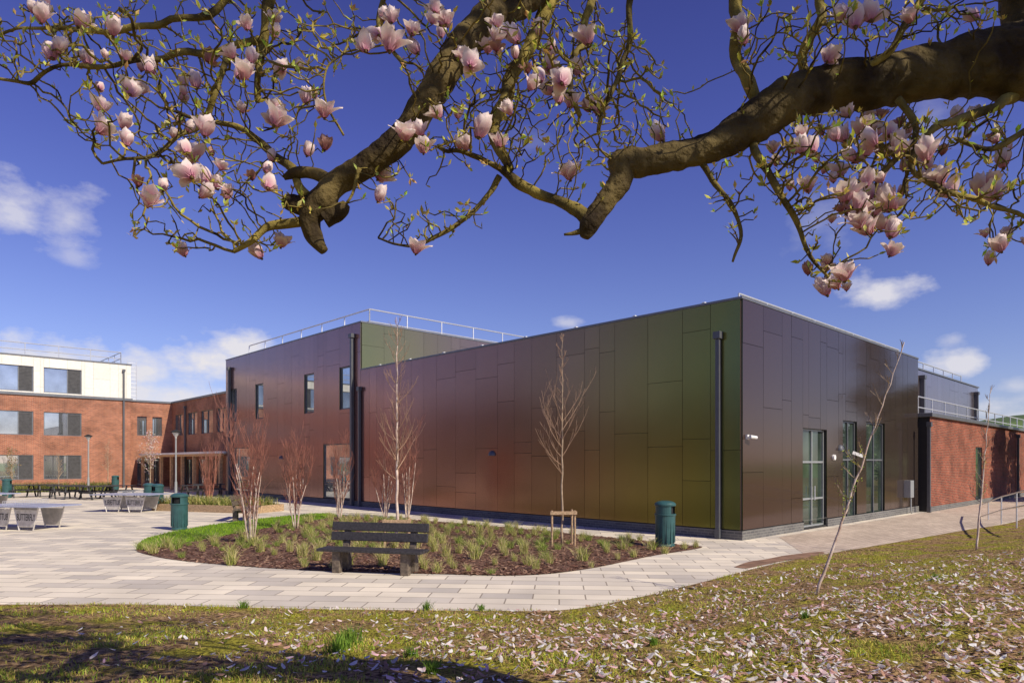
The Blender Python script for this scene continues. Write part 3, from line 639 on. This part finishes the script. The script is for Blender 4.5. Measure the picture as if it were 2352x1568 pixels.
# ================================================================= lamp posts
def lamp(px,pyb,pyt):
    p=gnd(px,pyb); h=EYE+(HY-pyt)/FL*p.y
    e=empty('street_lamp',p,'grey post-top lamp with dark cone head','street lamp',group='post-top lamps on the plaza')
    m_=MB(); m_.tube([(0,0,0),(0,0,1.0),(0,0,1.01),(0,0,h-.5)],[.075,.075,.05,.045],10); m_.build('post','alu',e)
    m_=MB(); m_.lathe([(.05,h-.5),(.06,h-.42),(.2,h-.2),(.2,h-.17)],16); m_.build('lamp_shade','lamp',e)
    m_=MB(); m_.lathe([(.27,h-.17),(.28,h-.13),(.12,h-.03),(.02,h)],16); m_.build('lamp_cap','backing',e)
lamp(404,1146,986); lamp(203,1128,997)
# ================================================================= raised planter
e=empty('raised_planter',gnd(500,1172),'low timber edged planter with green shrubs','planter',math.radians(-20))
m_=MB()
m_.box((0,-.9,.15),(5.4,.08,.3)); m_.box((0,.9,.15),(5.4,.08,.3)); m_.box((-2.74,0,.15),(.08,1.88,.3)); m_.box((2.74,0,.15),(.08,1.88,.3)); m_.build('edging','stake',e,bevel=.01)
m_=MB(); m_.box((0,0,.11),(5.3,1.7,.2)); m_.build('soil','mulch',e)
P=np.stack([rng.uniform(-2.6,2.6,2600),rng.uniform(-.8,.8,2600),np.full(2600,.2)],-1); o=blades('planting',P,.4,.03,gcols(2600,[(.18,.24,.04),(.32,.33,.08),(.46,.4,.15)]),lean=.8); o.parent=e
p=gnd(40,1134); P=np.stack([rng.uniform(-5,5,3000),rng.uniform(-.6,.6,3000),np.full(3000,.0)],-1); o=blades('low_planting',P,.6,.05,gcols(3000,[(.10,.16,.03),(.2,.2,.05),(.28,.26,.09)]),lean=.6); o.location=(p.x-1,p.y+3,0); o.rotation_euler=(0,0,TH); tag(o,'low green shrubs below the brick wall','shrubs','stuff')
# ================================================================= saplings
def branch(mb,p,d,Ln,r,lev,R,up=.12,mi=0,crook=.12,nsub=5,n=5,rmin=.0035):
    k=6; pts=[p]; rr=[r]; dd=d.normalized()
    for i in range(k):
        dd=(dd+Vector((R.uniform(-crook,crook),R.uniform(-crook,crook),R.uniform(-crook,crook)+up))).normalized(); pts.append(pts[-1]+dd*Ln/k); rr.append(max(r*(1-(i+1)/k*.8),rmin))
    mb.tube(pts,rr,n if lev else 3,mi)
    if lev>0:
        for j in range(nsub):
            i=R.randrange(1,k); q=pts[i]; sd_=Vector((R.uniform(-1,1),R.uniform(-1,1),R.uniform(.1,.9))); nd=((pts[i+1]-q).normalized()*.8+sd_.normalized()*.65)
            branch(mb,q,nd,Ln*R.uniform(.3,.6),max(rr[i]*.6,rmin),lev-1,R,up,mi,crook,max(2,nsub-1),4,rmin)
    return pts
def sapling(name,loc,H,top=None,rad=.03,seed=1,label='',tw='birchtwig',bk='sapbark',start=.35,nb=26,blen=.22,group=None,lev=1,nsub=5,prof=None,rmin=.0035):
    R=random.Random(seed); e=empty(name,loc,label,'tree',group=group); top=Vector(top) if top else Vector((0,0,H)); t=MB(); K=24; pts=[]; 
    for i in range(K+1):
        f=i/K; pts.append(top*f+Vector((R.uniform(-.012,.012),R.uniform(-.012,.012),0))*H*.25)
    pts[0]=Vector((0,0,-.02)); t.tube(pts,[max(rad*(1-.88*i/K),.005) for i in range(K+1)],8); t.build('trunk',bk,e,smooth=True)
    c=MB(); ends=[]
    for j in range(nb):
        f=start+(1-start)*(j+R.random())/nb; i=min(int(f*K),K-1); a=R.uniform(0,6.28); d=Vector((math.cos(a),math.sin(a),R.uniform(.6,1.3)))
        ln=(1.15-f) if prof is None else prof(f)
        ends+=branch(c,pts[i],d,H*blen*ln*R.uniform(.6,1.3)+.1,rad*.35*(1.1-f)+.003,lev,R,nsub=nsub,rmin=rmin)
    c.build('crown',tw,e); return e,ends
def leafbits(e,pts,n,size,pal,name='leaves',spread=.06,m='leaf'):
    R=random; mb=MB(); pal_=pal
    for _ in range(n):
        p=Vector(R.choice(pts))+Vector((R.gauss(0,1),R.gauss(0,1),R.gauss(0,1)))*spread; a=Vector((R.gauss(0,1),R.gauss(0,1),R.gauss(0,1))).normalized(); b=a.orthogonal().normalized(); s=size*R.uniform(.6,1.3); c=tuple(v*R.uniform(.75,1.2) for v in R.choice(pal_))
        mb.add([p-a*s,p+b*s*.45,p+a*s,p-b*s*.45],[(0,1,2,3)],0,c)
    return mb.build(name,m,e)
def stakes(loc,hgt=.9,wd=.58,label='timber stake frame supporting a young tree'):
    e=empty('tree_stake',loc,label,'tree stake',.1,'timber stakes around young trees'); 
    for sx in(-1,1):
        for sy in(-1,1):
            if sy>0 and sx<0: continue
            m_=MB(); m_.tube([(sx*wd/2,sy*wd/3,0),(sx*wd/2,sy*wd/3,hgt)],.028,8); m_.build('post','stake',e)
    m_=MB(); m_.box((0,-wd/3-.04,hgt-.06),(wd+.1,.025,.085)); m_.box((wd/2+.04,0,hgt-.07),(.025,wd*.8,.075)); m_.build('rail','stake',e,bevel=.005)
p=gnd(1291,1252); h=EYE+(HY-765)/FL*p.y; sapling('young_tree',p,h,rad=.032,seed=4,label='staked bare young tree in planting bed',start=.34,nb=30,blen=.19,lev=2,nsub=3,tw='paletwig',rmin=.003,prof=lambda f:.35+1.0*math.sin(min(1,(f-.3)*2.6)*math.pi)**.7*.8 if f<.68 else .55*(1.15-f)); stakes(p)
p=gnd(912,1256); h=EYE+(HY-728)/FL*p.y; sapling('young_tree',p,h,rad=.042,seed=9,label='tall staked pale barked young tree',start=.3,nb=38,blen=.18,bk='birch',lev=1,nsub=7,tw='paletwig',rmin=.003); stakes(p,hgt=.72)
def multibirch(loc,h,seed,ns=6,spr=.24,label='multi-stemmed bare birch with white stems',tw='birchtwig',bk='birch',r0=.021):
    R=random.Random(seed); e=empty('birch_tree',loc,label,'tree',group='multi-stemmed birches'); t=MB(); c=MB()
    for k in range(ns):
        a=6.28*k/ns+R.uniform(-.3,.3); d=Vector((math.cos(a)*spr*R.uniform(.3,1.1),math.sin(a)*spr*R.uniform(.3,1.1),1)); hh=h*R.uniform(.65,.92); K=14; p=Vector((math.cos(a)*.05,math.sin(a)*.05,-.02)); pts=[p]; dd=d.normalized()
        for i in range(K):
            dd=(dd+Vector((R.uniform(-.07,.07),R.uniform(-.07,.07),.03))).normalized(); pts.append(pts[-1]+dd*hh/K)
        cut=9; rr=[max(r0*R.uniform(.85,1.1)*(1-.8*i/K),.005) for i in range(K+1)]
        t.tube(pts[:cut+1],rr[:cut+1],7); c.tube(pts[cut:],rr[cut:],5)
        for j in range(15):
            i=R.randrange(3,K); a=R.uniform(0,6.28); branch(c,pts[i],Vector((math.cos(a)*.6,math.sin(a)*.6,1.2)),hh*.25*R.uniform(.6,1.25),.005,1,R,up=.1,nsub=4,rmin=.0033)
    t.build('trunk',bk,e,smooth=True); c.build('crown',tw,e); return e
for px,pb,pt,s in((577,1248,925,1),(680,1214,965,2),(780,1192,990,3),(935,1190,965,4),(885,1188,1010,5)):
    p=gnd(px,pb); multibirch(p,EYE+(HY-pt)/FL*p.y,s+10,ns=8 if s<3 else 7,r0=.018 if s<3 else .022)
p=gnd(480,1160); multibirch(p,3.2,31,label='bare red-stemmed birch beside timber planter',bk='birchtwig',ns=9,r0=.03)
p=gnd(345,1128); e,en=sapling('blossom_tree',p,4.3,rad=.05,seed=6,label='small blossoming tree near timber canopy',nb=26,blen=.36,tw='sapbark'); leafbits(e,en,500,.05,[(.75,.66,.62),(.7,.6,.6)],'blossom',.15,'petal')
for px,pb,pt,lb in((248,1124,1010,'thin bare tree by brick wall'),(135,1132,1040,'slim bare tree by brick wall'),(27,1136,1030,'young tree with first green leaves')):
    p=gnd(px,pb); h=EYE+(HY-pt)/FL*p.y; e,en=sapling('young_tree',p,h,rad=.04,seed=px,label=lb,nb=22,blen=.25,group='young trees along the brick wall',tw='sapbark')
    if px<60: leafbits(e,en,260,.05,[(.25,.2,.08)],'leaves',.08)
def lean(px,py,tx,ty,seed,label,rad=.024,dY=0,nl=120,nb=16):
    p=gl(px,py); q=at(tx,ty,p.y+dY); e,en=sapling('leaning_sapling' if abs(tx-px)>80 else 'young_tree',p,(q-p).length,top=q-p,rad=rad,seed=seed,label=label,start=.3,nb=nb,blen=.1,bk='birch',tw='sapbark')
    low=[v for v in en if v.z<(q-p).z*.6] or en; leafbits(e,low,nl,.02,[(.42,.46,.06),(.3,.4,.05)],'leaves',.02); return e
e=lean(1875,1365,2078,786,41,'leaning pale sapling with white tag on grass bank')
a=at(1968,1043,9.9)-Vector(e.location); mb=MB(); mb.box(a+Vector((.0,-.03,0)),(.16,.004,.045),Mx=Matrix.Rotation(.35,3,'Y')); mb.build('tag','wpaint',e)
lean(2243,1262,2276,890,43,'straight pale sapling on grass bank',nl=80)
# handrail on the right
e=empty('handrail',gl(2300,1205),'galvanised steel handrail beside the path','handrail')
o=Vector(e.location); P=[at(2250,1160,26),at(2300,1140,23),at(2375,1120,19.5),at(2450,1100,17)]
mb=MB(); mb.tube([q-o for q in P],.025,8); mb.tube([q-o-Vector((0,0,.45)) for q in P],.022,8); mb.build('rail','galv',e)
for q in cr(P,2):
    mb=MB(); mb.tube([q-o,Vector((q.x-o.x,q.y-o.y,-o.z))],.022,8); mb.build('post','galv',e)
# ================================================================= magnolia
def rs(P,n=8):
    """P: list of (px,py,depth,rpx) -> smooth 3D points and radii"""
    Q=[(*at(a,b,d),r*d/FL) for a,b,d,r in P]; out=[]
    Q=[np.array(q) for q in Q]
    for i in range(len(Q)-1):
        a=Q[max(i-1,0)];b=Q[i];c=Q[i+1];d=Q[min(i+2,len(Q)-1)]
        for k in range(n):
            t=k/n; out.append(.5*((2*b)+(c-a)*t+(2*a-5*b+4*c-d)*t*t+(3*b-a-3*c+d)*t**3))
    out.append(Q[-1]); return [Vector(o[:3]) for o in out],[max(.002,o[3]*.90) for o in out]
base=Vector((4.3,1.2,float(lawnz(4.3,1.2))))
MT_=empty('magnolia_tree',base,'old magnolia in pink and white blossom with crooked limbs','tree')
big=[
 [(6350,-1500,1.25,300),(3700,-150,2.1,190),(2700,130,2.9,118),(2480,132,3.0,100),(2352,138,3.0,92),(2230,152,3.0,75),(2120,172,3.0,64),(2000,190,2.98,58),(1890,200,2.95,55),(1790,238,2.9,54),(1720,290,2.9,48),(1640,335,2.9,40),(1560,358,2.9,36),(1480,372,2.9,36),(1432,372,2.9,37),(1425,408,2.9,30),(1400,452,2.9,26),(1368,495,2.9,24),(1352,520,2.9,23),(1342,545,2.9,12)],
 [(1330,-160,3.3,60),(1240,-50,3.2,52),(1130,40,3.1,43),(1060,110,3.05,39),(1000,195,3.0,37),(948,285,3.0,37),(890,345,3.0,34),(815,392,3.0,30),(765,425,3.0,30),(735,465,3.0,34),(712,500,3.0,28),(722,545,3.0,21),(745,577,3.0,10)],
 [(735,470,3.0,26),(700,475,3.0,26),(668,465,3.0,22),(655,455,3.0,12)],
 [(745,505,3.0,22),(780,485,3.0,20),(796,468,3.0,11)],
 [(765,420,3.0,22),(720,398,3.0,16),(680,398,3.0,14),(652,408,3.0,7)],
 [(2352,180,3.05,60),(2350,60,3.05,48),(2345,-60,3.05,44),(2330,-160,3.05,40)],
]
mid=[
 [(1360,505,2.9,17),(1310,475,2.92,16),(1250,450,2.95,14),(1195,418,2.98,13),(1150,388,3.0,12),(1128,378,3.0,8),(1060,352,3.0,6),(1000,330,3.1,5)],
 [(1290,-60,3.3,24),(1240,50,3.25,20),(1185,150,3.2,18),(1145,250,3.1,17),(1145,320,3.05,15),(1162,385,3.0,13)],
 [(700,450,3.0,16),(680,425,3.0,12),(650,375,3.05,11),(605,330,3.1,10),(560,302,3.1,8),(490,275,3.1,6),(400,250,3.1,5)],
 [(690,505,3.0,14),(630,525,3.0,12),(570,558,2.95,8),(530,575,2.95,5)],
 [(640,-60,3.2,16),(610,60,3.2,13),(600,140,3.2,10),(590,230,3.15,8)],
 [(600,90,3.2,10),(500,110,3.2,9),(380,130,3.2,8),(260,150,3.1,7),(120,160,3.1,5),(60,185,3.1,5),(-30,170,3.1,4)],
 [(560,-40,3.2,11),(470,40,3.2,9),(330,60,3.2,8),(190,70,3.2,6),(80,60,3.2,4),(-40,90,3.2,3)],
 [(520,120,3.2,9),(500,200,3.1,8),(450,290,3.1,7),(350,350,3.0,5),(240,370,3.0,3)],
 [(1690,-60,3.0,17),(1690,60,3.0,15),(1700,140,3.0,15),(1725,190,2.95,16),(1760,240,2.95,14)],
 [(1900,-60,3.0,14),(1868,60,3.0,12),(1845,170,3.0,11),(1840,210,3.0,9)],
 [(2140,-60,2.8,10),(2060,90,2.85,9),(1990,150,2.9,9)],
 [(1735,320,2.9,12),(1752,390,2.85,10),(1790,450,2.8,8),(1835,520,2.8,7),(1860,590,2.8,5),(1900,645,2.8,4)],
 [(1610,370,2.9,10),(1655,420,2.9,7),(1690,480,2.9,6),(1702,535,2.9,5),(1688,600,2.9,3)],
 [(2330,225,3.0,14),(2240,260,2.9,11),(2150,300,2.8,10),(2110,380,2.75,8),(2160,440,2.7,7),(2260,470,2.7,6),(2352,510,2.7,5)],
 [(2060,235,2.9,11),(2110,300,2.85,8),(2060,380,2.8,7),(2010,450,2.8,6)],
 [(2420,250,2.8,10),(2352,300,2.75,8),(2280,330,2.7,7),(2200,330,2.7,5)],
 [(1352,520,2.9,10),(1290,540,2.9,3)],
 [(1140,400,3.0,10),(1110,470,3.0,7),(1050,520,2.95,6),(960,560,2.95,4),(870,545,2.95,3)],
 [(1360,-50,3.2,11),(1340,60,3.15,9),(1310,170,3.1,8),(1330,260,3.1,6)],
 [(1445,-50,3.1,10),(1455,60,3.1,8),(1440,150,3.1,7),(1400,230,3.05,6),(1380,300,3.0,5)],
 [(900,-40,3.2,8),(870,60,3.2,6),(930,150,3.1,5)],
 [(790,300,2.7,3),(750,220,2.7,3),(760,150,2.7,3),(790,115,2.7,2)],
 [(830,400,2.9,6),(790,470,2.9,4)],
]
seeds=[]
lb=MB()
for P in big:
    p,r=rs(P); lb.tube([q-base for q in p],r,18,0,rough=.22); seeds+=[q for q in p if q.y>2.6]
lb.build('limb','bark',MT_,smooth=True)
tk=MB(); tk.tube([(0,0,-.1),(0.02,0,.1),(-.03,.02,.7),(-.08,0,1.6),(-.12,0,2.5),(-.15,.02,3.4),(-.2,.05,4.6),(-.3,.2,6)],[.42,.36,.30,.28,.27,.26,.2,.12],18,0,rough=.12); tk.build('trunk','bark',MT_,smooth=True)
lb=MB()
for P in mid:
    p,r=rs(P,6); wob=lambda q: Vector((noise.noise(q*6),noise.noise(q*6+Vector((9,0,0))),noise.noise(q*6+Vector((0,9,0)))))*.035
    lb.tube([q-base+wob(q) for q in p],r,8,0,rough=.25); seeds+=[q+wob(q) for q in p]
lb.build('branch','twig',MT_,smooth=True)
regs=[(430,90,330,110,190,2.7,3.6),(330,260,190,120,150,2.7,3.5),(540,230,200,150,150,2.7,3.5),(680,90,170,110,110,2.7,3.6),(110,100,170,90,110,2.8,3.5),(430,420,150,90,70,2.7,3.2),(390,530,110,45,38,2.8,3.1),(560,560,80,40,30,2.8,3.1),(600,470,110,70,45,2.7,3.2),
(1150,130,240,150,180,2.7,3.7),(1300,120,150,130,130,2.7,3.6),(1080,290,160,110,115,2.7,3.5),(1300,290,160,110,115,2.7,3.5),(1460,220,90,170,85,2.8,3.4),(890,420,90,50,30,2.8,3.2),(1000,510,130,55,45,2.8,3.1),(1520,250,45,50,20,2.8,3.2),(1370,420,60,60,15,2.8,3.1),
(1760,80,90,80,55,2.6,3.2),(1900,70,110,80,70,2.5,3.2),(2060,50,160,60,80,2.5,3.2),(2220,40,100,50,30,2.5,3.0),(1940,320,150,70,100,2.5,3.2),(1850,410,120,90,80,2.5,3.1),(2050,420,140,120,110,2.5,3.1),(2200,320,150,70,80,2.5,3.1),(2260,450,100,100,70,2.5,3.0),(1690,450,70,90,30,2.7,3.1),(1890,600,60,60,25,2.6,2.9),(2290,560,50,30,12,2.6,2.8)]
A=[]
for cx,cy,rx,ry,n,d0,d1 in regs:
    for _ in range(int(n*1.4)):
        a=random.uniform(0,6.28); q=math.sqrt(random.random()); A.append(at(cx+rx*q*math.cos(a),cy+ry*q*math.sin(a),random.uniform(d0,d1)))
fl=[(1010,35),(870,60),(840,95),(945,60),(1190,75),(1120,100),(1240,165),(1215,185),(1290,170),(1310,225),(705,215),(745,248),(705,335),(615,410),(447,345),(440,385),(460,430),(500,412),(520,435),(340,450),(425,565),(645,545),(600,570),(868,390),(868,440),(970,290),(1010,250),(1310,390),(1522,300),(955,560),(120,112),(95,30),(180,40),(225,282),(290,312),(305,195),(450,180),(470,290),(630,265),(1370,240),(1100,292),(1030,150),(1710,80),(1965,40),(2000,25),(2090,30),(2245,20),(1900,120),(2205,252),(1842,330),(1940,300),(1980,290),(2012,312),(2042,290),(1962,345),(2130,347),(2182,425),(2160,402),(2250,425),(2290,432),(2305,362),(2000,435),(1970,462),(2012,472),(2045,455),(2000,515),(2045,522),(1990,405),(2300,555),(1925,640),(1900,655),(1940,622),(1920,300),(2060,320),(1990,335),(1945,440),(2025,500),(1975,500),(1270,190),(1160,60),(1140,80),(1260,140),(1285,215),(895,95),(960,100),(900,30),(1350,80),(1080,130),(350,150),(560,160),(680,140),(260,60),(2270,400),(1700,50),(1950,15),(1330,150),(1240,60),(430,330),(480,400),(930,300)]
FP=[]
for px,py in fl:
    d=random.uniform(2.6,3.2) if px<1600 else random.uniform(2.6,3.0); q=at(px,py+22,d); FP.append(q); A.append(q)
# second, smaller blossoms clustered around the same spots and through the crown
FP2=[]
for k in range(170):
    if k<120:
        px,py=random.choice(fl[:20]+fl[30:42]+fl[48:90]+fl[49:78]); px+=random.gauss(0,34); py+=random.gauss(0,26)
    else:
        r_=random.choice(regs[:2]+regs[9:12]+regs[22:26]); px=r_[0]+random.uniform(-1,1)*r_[2]*.7; py=r_[1]+random.uniform(-1,1)*r_[3]*.7
    q=at(px,py,random.uniform(2.7,3.4)); FP2.append(q); A.append(q)
A=np.array([tuple(a) for a in A]); pos=[tuple(p) for p in seeds]; par=[-1]*len(pos)
Pn=np.array(pos); D2=np.linalg.norm(A[:,None,:]-Pn[None],axis=2); ni=D2.argmin(1); nd=D2.min(1); alive=np.ones(len(A),bool); step=.038
for it in range(110):
    act=alive&(nd<1.2)
    if not act.any(): break
    Pn=np.array(pos); new=[];newp=[]
    for u in np.unique(ni[act]):
        ii=act&(ni==u); d=A[ii]-Pn[u]; d=(d/np.maximum(np.linalg.norm(d,axis=1,keepdims=True),1e-6)).mean(0); d=d/max(np.linalg.norm(d),1e-6)+rng.normal(0,.25,3); d/=np.linalg.norm(d); new.append(Pn[u]+d*step); newp.append(int(u))
    b0_=len(pos); pos+= [tuple(q) for q in new]; par+=newp; nw=np.array(new)
    al=np.where(alive)[0]; dd=np.linalg.norm(A[al][:,None,:]-nw[None],axis=2); j=dd.argmin(1); m=dd.min(1); up=m<nd[al]; nd[al[up]]=m[up]; ni[al[up]]=b0_+j[up]; alive&=~(nd<.046)
    if len(pos)>30000: break
n=len(pos); print('twig nodes',n,'alive',int(alive.sum()))
ch=[[] for _ in range(n)]
for i,p in enumerate(par):
    if p>=0: ch[p].append(i)
wt=np.ones(n)
for i in range(n-1,-1,-1):
    if ch[i]: wt[i]=sum(wt[c] for c in ch[i])
rad_=lambda i: min(.0029*wt[i]**.40,.012)
tw=MB(); tips=[]; allp=[]
for i in range(n):
    starts=[]
    if par[i]==-1: starts=ch[i]
    elif len(ch[i])>1:
        cs=sorted(ch[i],key=lambda c:-wt[c]); starts=cs[1:]
    for c0 in starts:
        pts=[Vector(pos[i])-base]; rr=[rad_(c0)]; k=c0
        while True:
            pts.append(Vector(pos[k])-base); rr.append(rad_(k)); allp.append(pts[-1])
            if not ch[k]: tips.append((pts[-1],(pts[-1]-pts[-2]).normalized())); rr[-1]*=.7; break
            k=max(ch[k],key=lambda c:wt[c])
        tw.tube(pts,rr,5,0)
tw.build('twigs','twig',MT_,smooth=True)
lf=MB(); pal=[(.54,.54,.08),(.64,.60,.12),(.44,.48,.06),(.66,.54,.16)]
def leaf(p,d,s):
    b=d.orthogonal().normalized(); b=Matrix.Rotation(random.uniform(0,6.28),3,d)@b; nrm=d.cross(b); c=tuple(v*random.uniform(.7,1.2) for v in random.choice(pal))
    lf.add([p,p+d*s*.5+b*s*.2+nrm*s*.05,p+d*s,p+d*s*.5-b*s*.2+nrm*s*.05],[(0,1,2),(0,2,3)],0,c)
for p,d in tips:
    for _ in range(random.choice((1,2,3,4))):
        dd=(d*.6+Vector((random.gauss(0,.35),random.gauss(0,.35),random.gauss(.6,.4)))).normalized(); leaf(p,dd,random.uniform(.018,.044))
for p in random.sample(allp,min(len(allp),2600)):
    dd=Vector((random.gauss(0,.6),random.gauss(0,.6),random.uniform(.1,1))).normalized(); leaf(p,dd,random.uniform(.014,.032))
lf.build('leaves','leaf',MT_)
def flower(open_,seed):
    R=random.Random(seed); mb=MB()
    for ring,(nt_,sc,op) in enumerate(((3,1.0,open_*.35),(3,1.05,open_*.65),(3,.92,open_*1.15))):
        for k in range(nt_):
            th=2*math.pi*(k+ring*.5)/nt_+R.uniform(-.25,.25); o=op*R.uniform(.6,1.3); Lg=.095*sc*R.uniform(.85,1.1); W_=.032*R.uniform(.88,1.15); vs=[];cs=[]
            for i in range(8):
                u=i/7; w_=W_*math.sin(math.pi*min(.97,.1+u*.84)**1.05)**.62*(1 if i<7 else .6); r=.007+.022*math.sin(min(u*1.4,1)*math.pi/2)+o*.062*u*u+ring*.002-.010*u**4*(1-min(o,1)); z=Lg*u*(1-.30*o*u)
                for j in range(5):
                    v=(j-2)/2; rr=r-.5*w_*v*v*(1-.35*o); x=rr; y=v*w_; vs.append((x*math.cos(th)-y*math.sin(th),x*math.sin(th)+y*math.cos(th),z-(.006*v*v if i==7 else 0)+.003*R.uniform(-1,1)))
                    k_=min(1,max(0,1.08-u*1.35-.25*abs(v))); a=(.93,.81,.77); b=(.60,.19,.32); cs.append(tuple(a[q]*(1-k_)+b[q]*k_ for q in range(3)))
            fs=[(i*5+j,i*5+j+1,i*5+j+6,i*5+j+5) for i in range(7) for j in range(4)]
            mb.add(vs,fs,0,cs)
    mb.tube([(0,0,-.012),(0,0,.012),(0,0,.035)],[.006,.011,.006],6,0,col=(.2,.12,.05)); return mb
fmb=[flower(o,i) for i,o in enumerate((.12,.45,.7,1.05,.3,.85))]
fm=[m_.build('flower','petal',MT_,smooth=True) for m_ in fmb]
for i,q in enumerate(FP[:100]):
    o=fm[i%6].copy() if i>=6 else fm[i]
    if i>=6: COL.objects.link(o)
    o.parent=MT_; o.location=q-base; o.rotation_euler=(random.gauss(0,.35),random.gauss(0,.35),random.uniform(0,6.28)); s=random.uniform(.62,.9); o.scale=(s,s,s*random.uniform(.95,1.15))
sb=MB()
for q in FP2:
    m_=random.choice(fmb); Mx=Matrix.Translation(q-base)@Matrix.Rotation(random.uniform(0,6.28),4,'Z')@Matrix.Rotation(random.gauss(0,.45),4,'X')@Matrix.Scale(random.uniform(.42,.72),4)
    br=random.random()<.18; sb.add([Mx@Vector(v) for v in m_.v],m_.f,0,[(c[0]*.6,c[1]*.42,c[2]*.36) for c in m_.c] if br else list(m_.c))
o=sb.build('small_blossoms','petal',MT_,smooth=True); o['kind']='stuff'
# upper crown above the limbs: twigs, leaves and petals that throw dappled shade on the bank
uc=MB(); cen=[]
for k in range(52):
    y_=random.uniform(.9,4.3); cen.append(Vector((random.uniform(-3.2,1.9),y_,random.uniform(5.5,6.9))))
for c in cen:
    a=Vector((4.1,1.3,5.2)) if random.random()<.4 else Vector((.6,3.0,5.4)); mdp=a.lerp(c,.55)+Vector((random.gauss(0,.3),random.gauss(0,.2),random.uniform(.1,.5))); uc.tube([a-base,mdp-base,c-base],[.022,.016,.008],5,0,col=(.09,.07,.03))
    for _ in range(9):
        e_=c+Vector((random.gauss(0,.45),random.gauss(0,.4),random.gauss(0.1,.2))); uc.tube([c-base,(c+e_)/2-base+Vector((random.gauss(0,.05),)*3),e_-base],[.009,.008,.006],4,0,col=(.12,.09,.04))
        for _ in range(6):
            p=e_-base+Vector((random.gauss(0,.1),random.gauss(0,.1),random.gauss(0,.09))); aa=Vector((random.gauss(0,1),random.gauss(0,1),random.gauss(0,1))).normalized(); bb_=aa.orthogonal().normalized(); s=random.uniform(.03,.06)
            uc.add([p-aa*s,p+bb_*s*.6,p+aa*s,p-bb_*s*.6],[(0,1,2,3)],0,random.choice(((.8,.68,.66),(.4,.42,.08))))
uc.build('crown','leaf',MT_)
# ================================================================= trees beyond the frame, reflected in the cladding, shading the annex
def bigtree(loc,h,r,seed,label,conifer,colr=(.035,.06,.02),n=9000,zlo=.1):
    R=random.Random(seed); e=empty('conifer_tree' if conifer else 'broadleaf_tree',loc,label,'tree'); t=MB(); t.tube([(0,0,-.1),(0,0,h*.5),(0,0,h*.95)],[.25 if conifer else .16,.12,.03],10); 
    for k in range(14):
        z=h*R.uniform(.25,.8); a=R.uniform(0,6.28); t.tube([(0,0,z),(math.cos(a)*r*.4,math.sin(a)*r*.4,z+.4),(math.cos(a)*r*.7,math.sin(a)*r*.7,z+.9)],[.08,.05,.02],6)
    t.build('trunk','bark',e); m_=MB()
    cl=[]
    for k in range(90):
        f=R.random(); z=h*(zlo+(.98-zlo)*f); rr=r*(1-f)**.7 if conifer else r*math.sin(math.pi*min(.97,f*.8+.2))**.6; a=R.uniform(0,6.28); q=rr*R.random()**.5; cl.append((q*math.cos(a),q*math.sin(a),z))
    for k in range(n):
        c=R.choice(cl); p=Vector(c)+Vector((R.gauss(0,1),R.gauss(0,1),R.gauss(0,.8)))*.34; a=Vector((R.gauss(0,1),R.gauss(0,1),R.gauss(0,1))).normalized(); b=a.orthogonal(); s=R.uniform(.07,.16)*(1 if conifer else 1.6); v=R.uniform(.5,1.3)
        m_.add([p-a*s,p+b*s*.5,p+a*s,p-b*s*.5],[(0,1,2,3)],0,tuple(c_*v for c_ in colr))
    m_.build('crown','leaf',e); return e
bigtree((33,34.5,0),10.5,2.4,1,'dark evergreen conifer beside the path',True,(.015,.025,.010))
q=st(29,-4.2); bigtree((q.x,q.y,0),6.6,1.8,3,'open crowned spring tree beside the path',False,(.10,.11,.03),1700,.4)
q=st(33,-4.4); bigtree((q.x,q.y,0),7.0,2.0,4,'slender spring tree near the brick wall',False,(.10,.11,.03),1900,.35)
bt=bigtree((-46,-16,0),9,4.2,5,'unseen bronze-leaved tree added for its reflection in the cladding',False,(.26,.15,.07),9000,.08); bt['group']='unseen trees added to reflect in the cladding'
for k in range(1,9): dup(bt,(-46+random.uniform(-2,2)-(4 if k%2 else 0),-16+6.2*k,0),k*1.3,scale=random.uniform(.8,1.1))  # row added out of view so the long face reflects warm foliage low down
# hill
mb=MB(); vs=[];fs=[]
for i in range(41):
    for j in range(9):
        x_=150+i*18; y_=380+j*40; hh=44*math.sin(math.pi*j/8)**.7*min(1,(i)/14)*(1+.12*math.sin(i*.4)); vs.append((x_,y_,-.5+hh+2*noise.noise((x_*.02,y_*.02,0))))
for i in range(40):
    for j in range(8):
        k=i*9+j; fs.append((k,k+9,k+10,k+1))
mb.add(vs,fs); tag(mb.build('hill','hillgrass',smooth=True),'distant green hillside with fields','hill','structure')
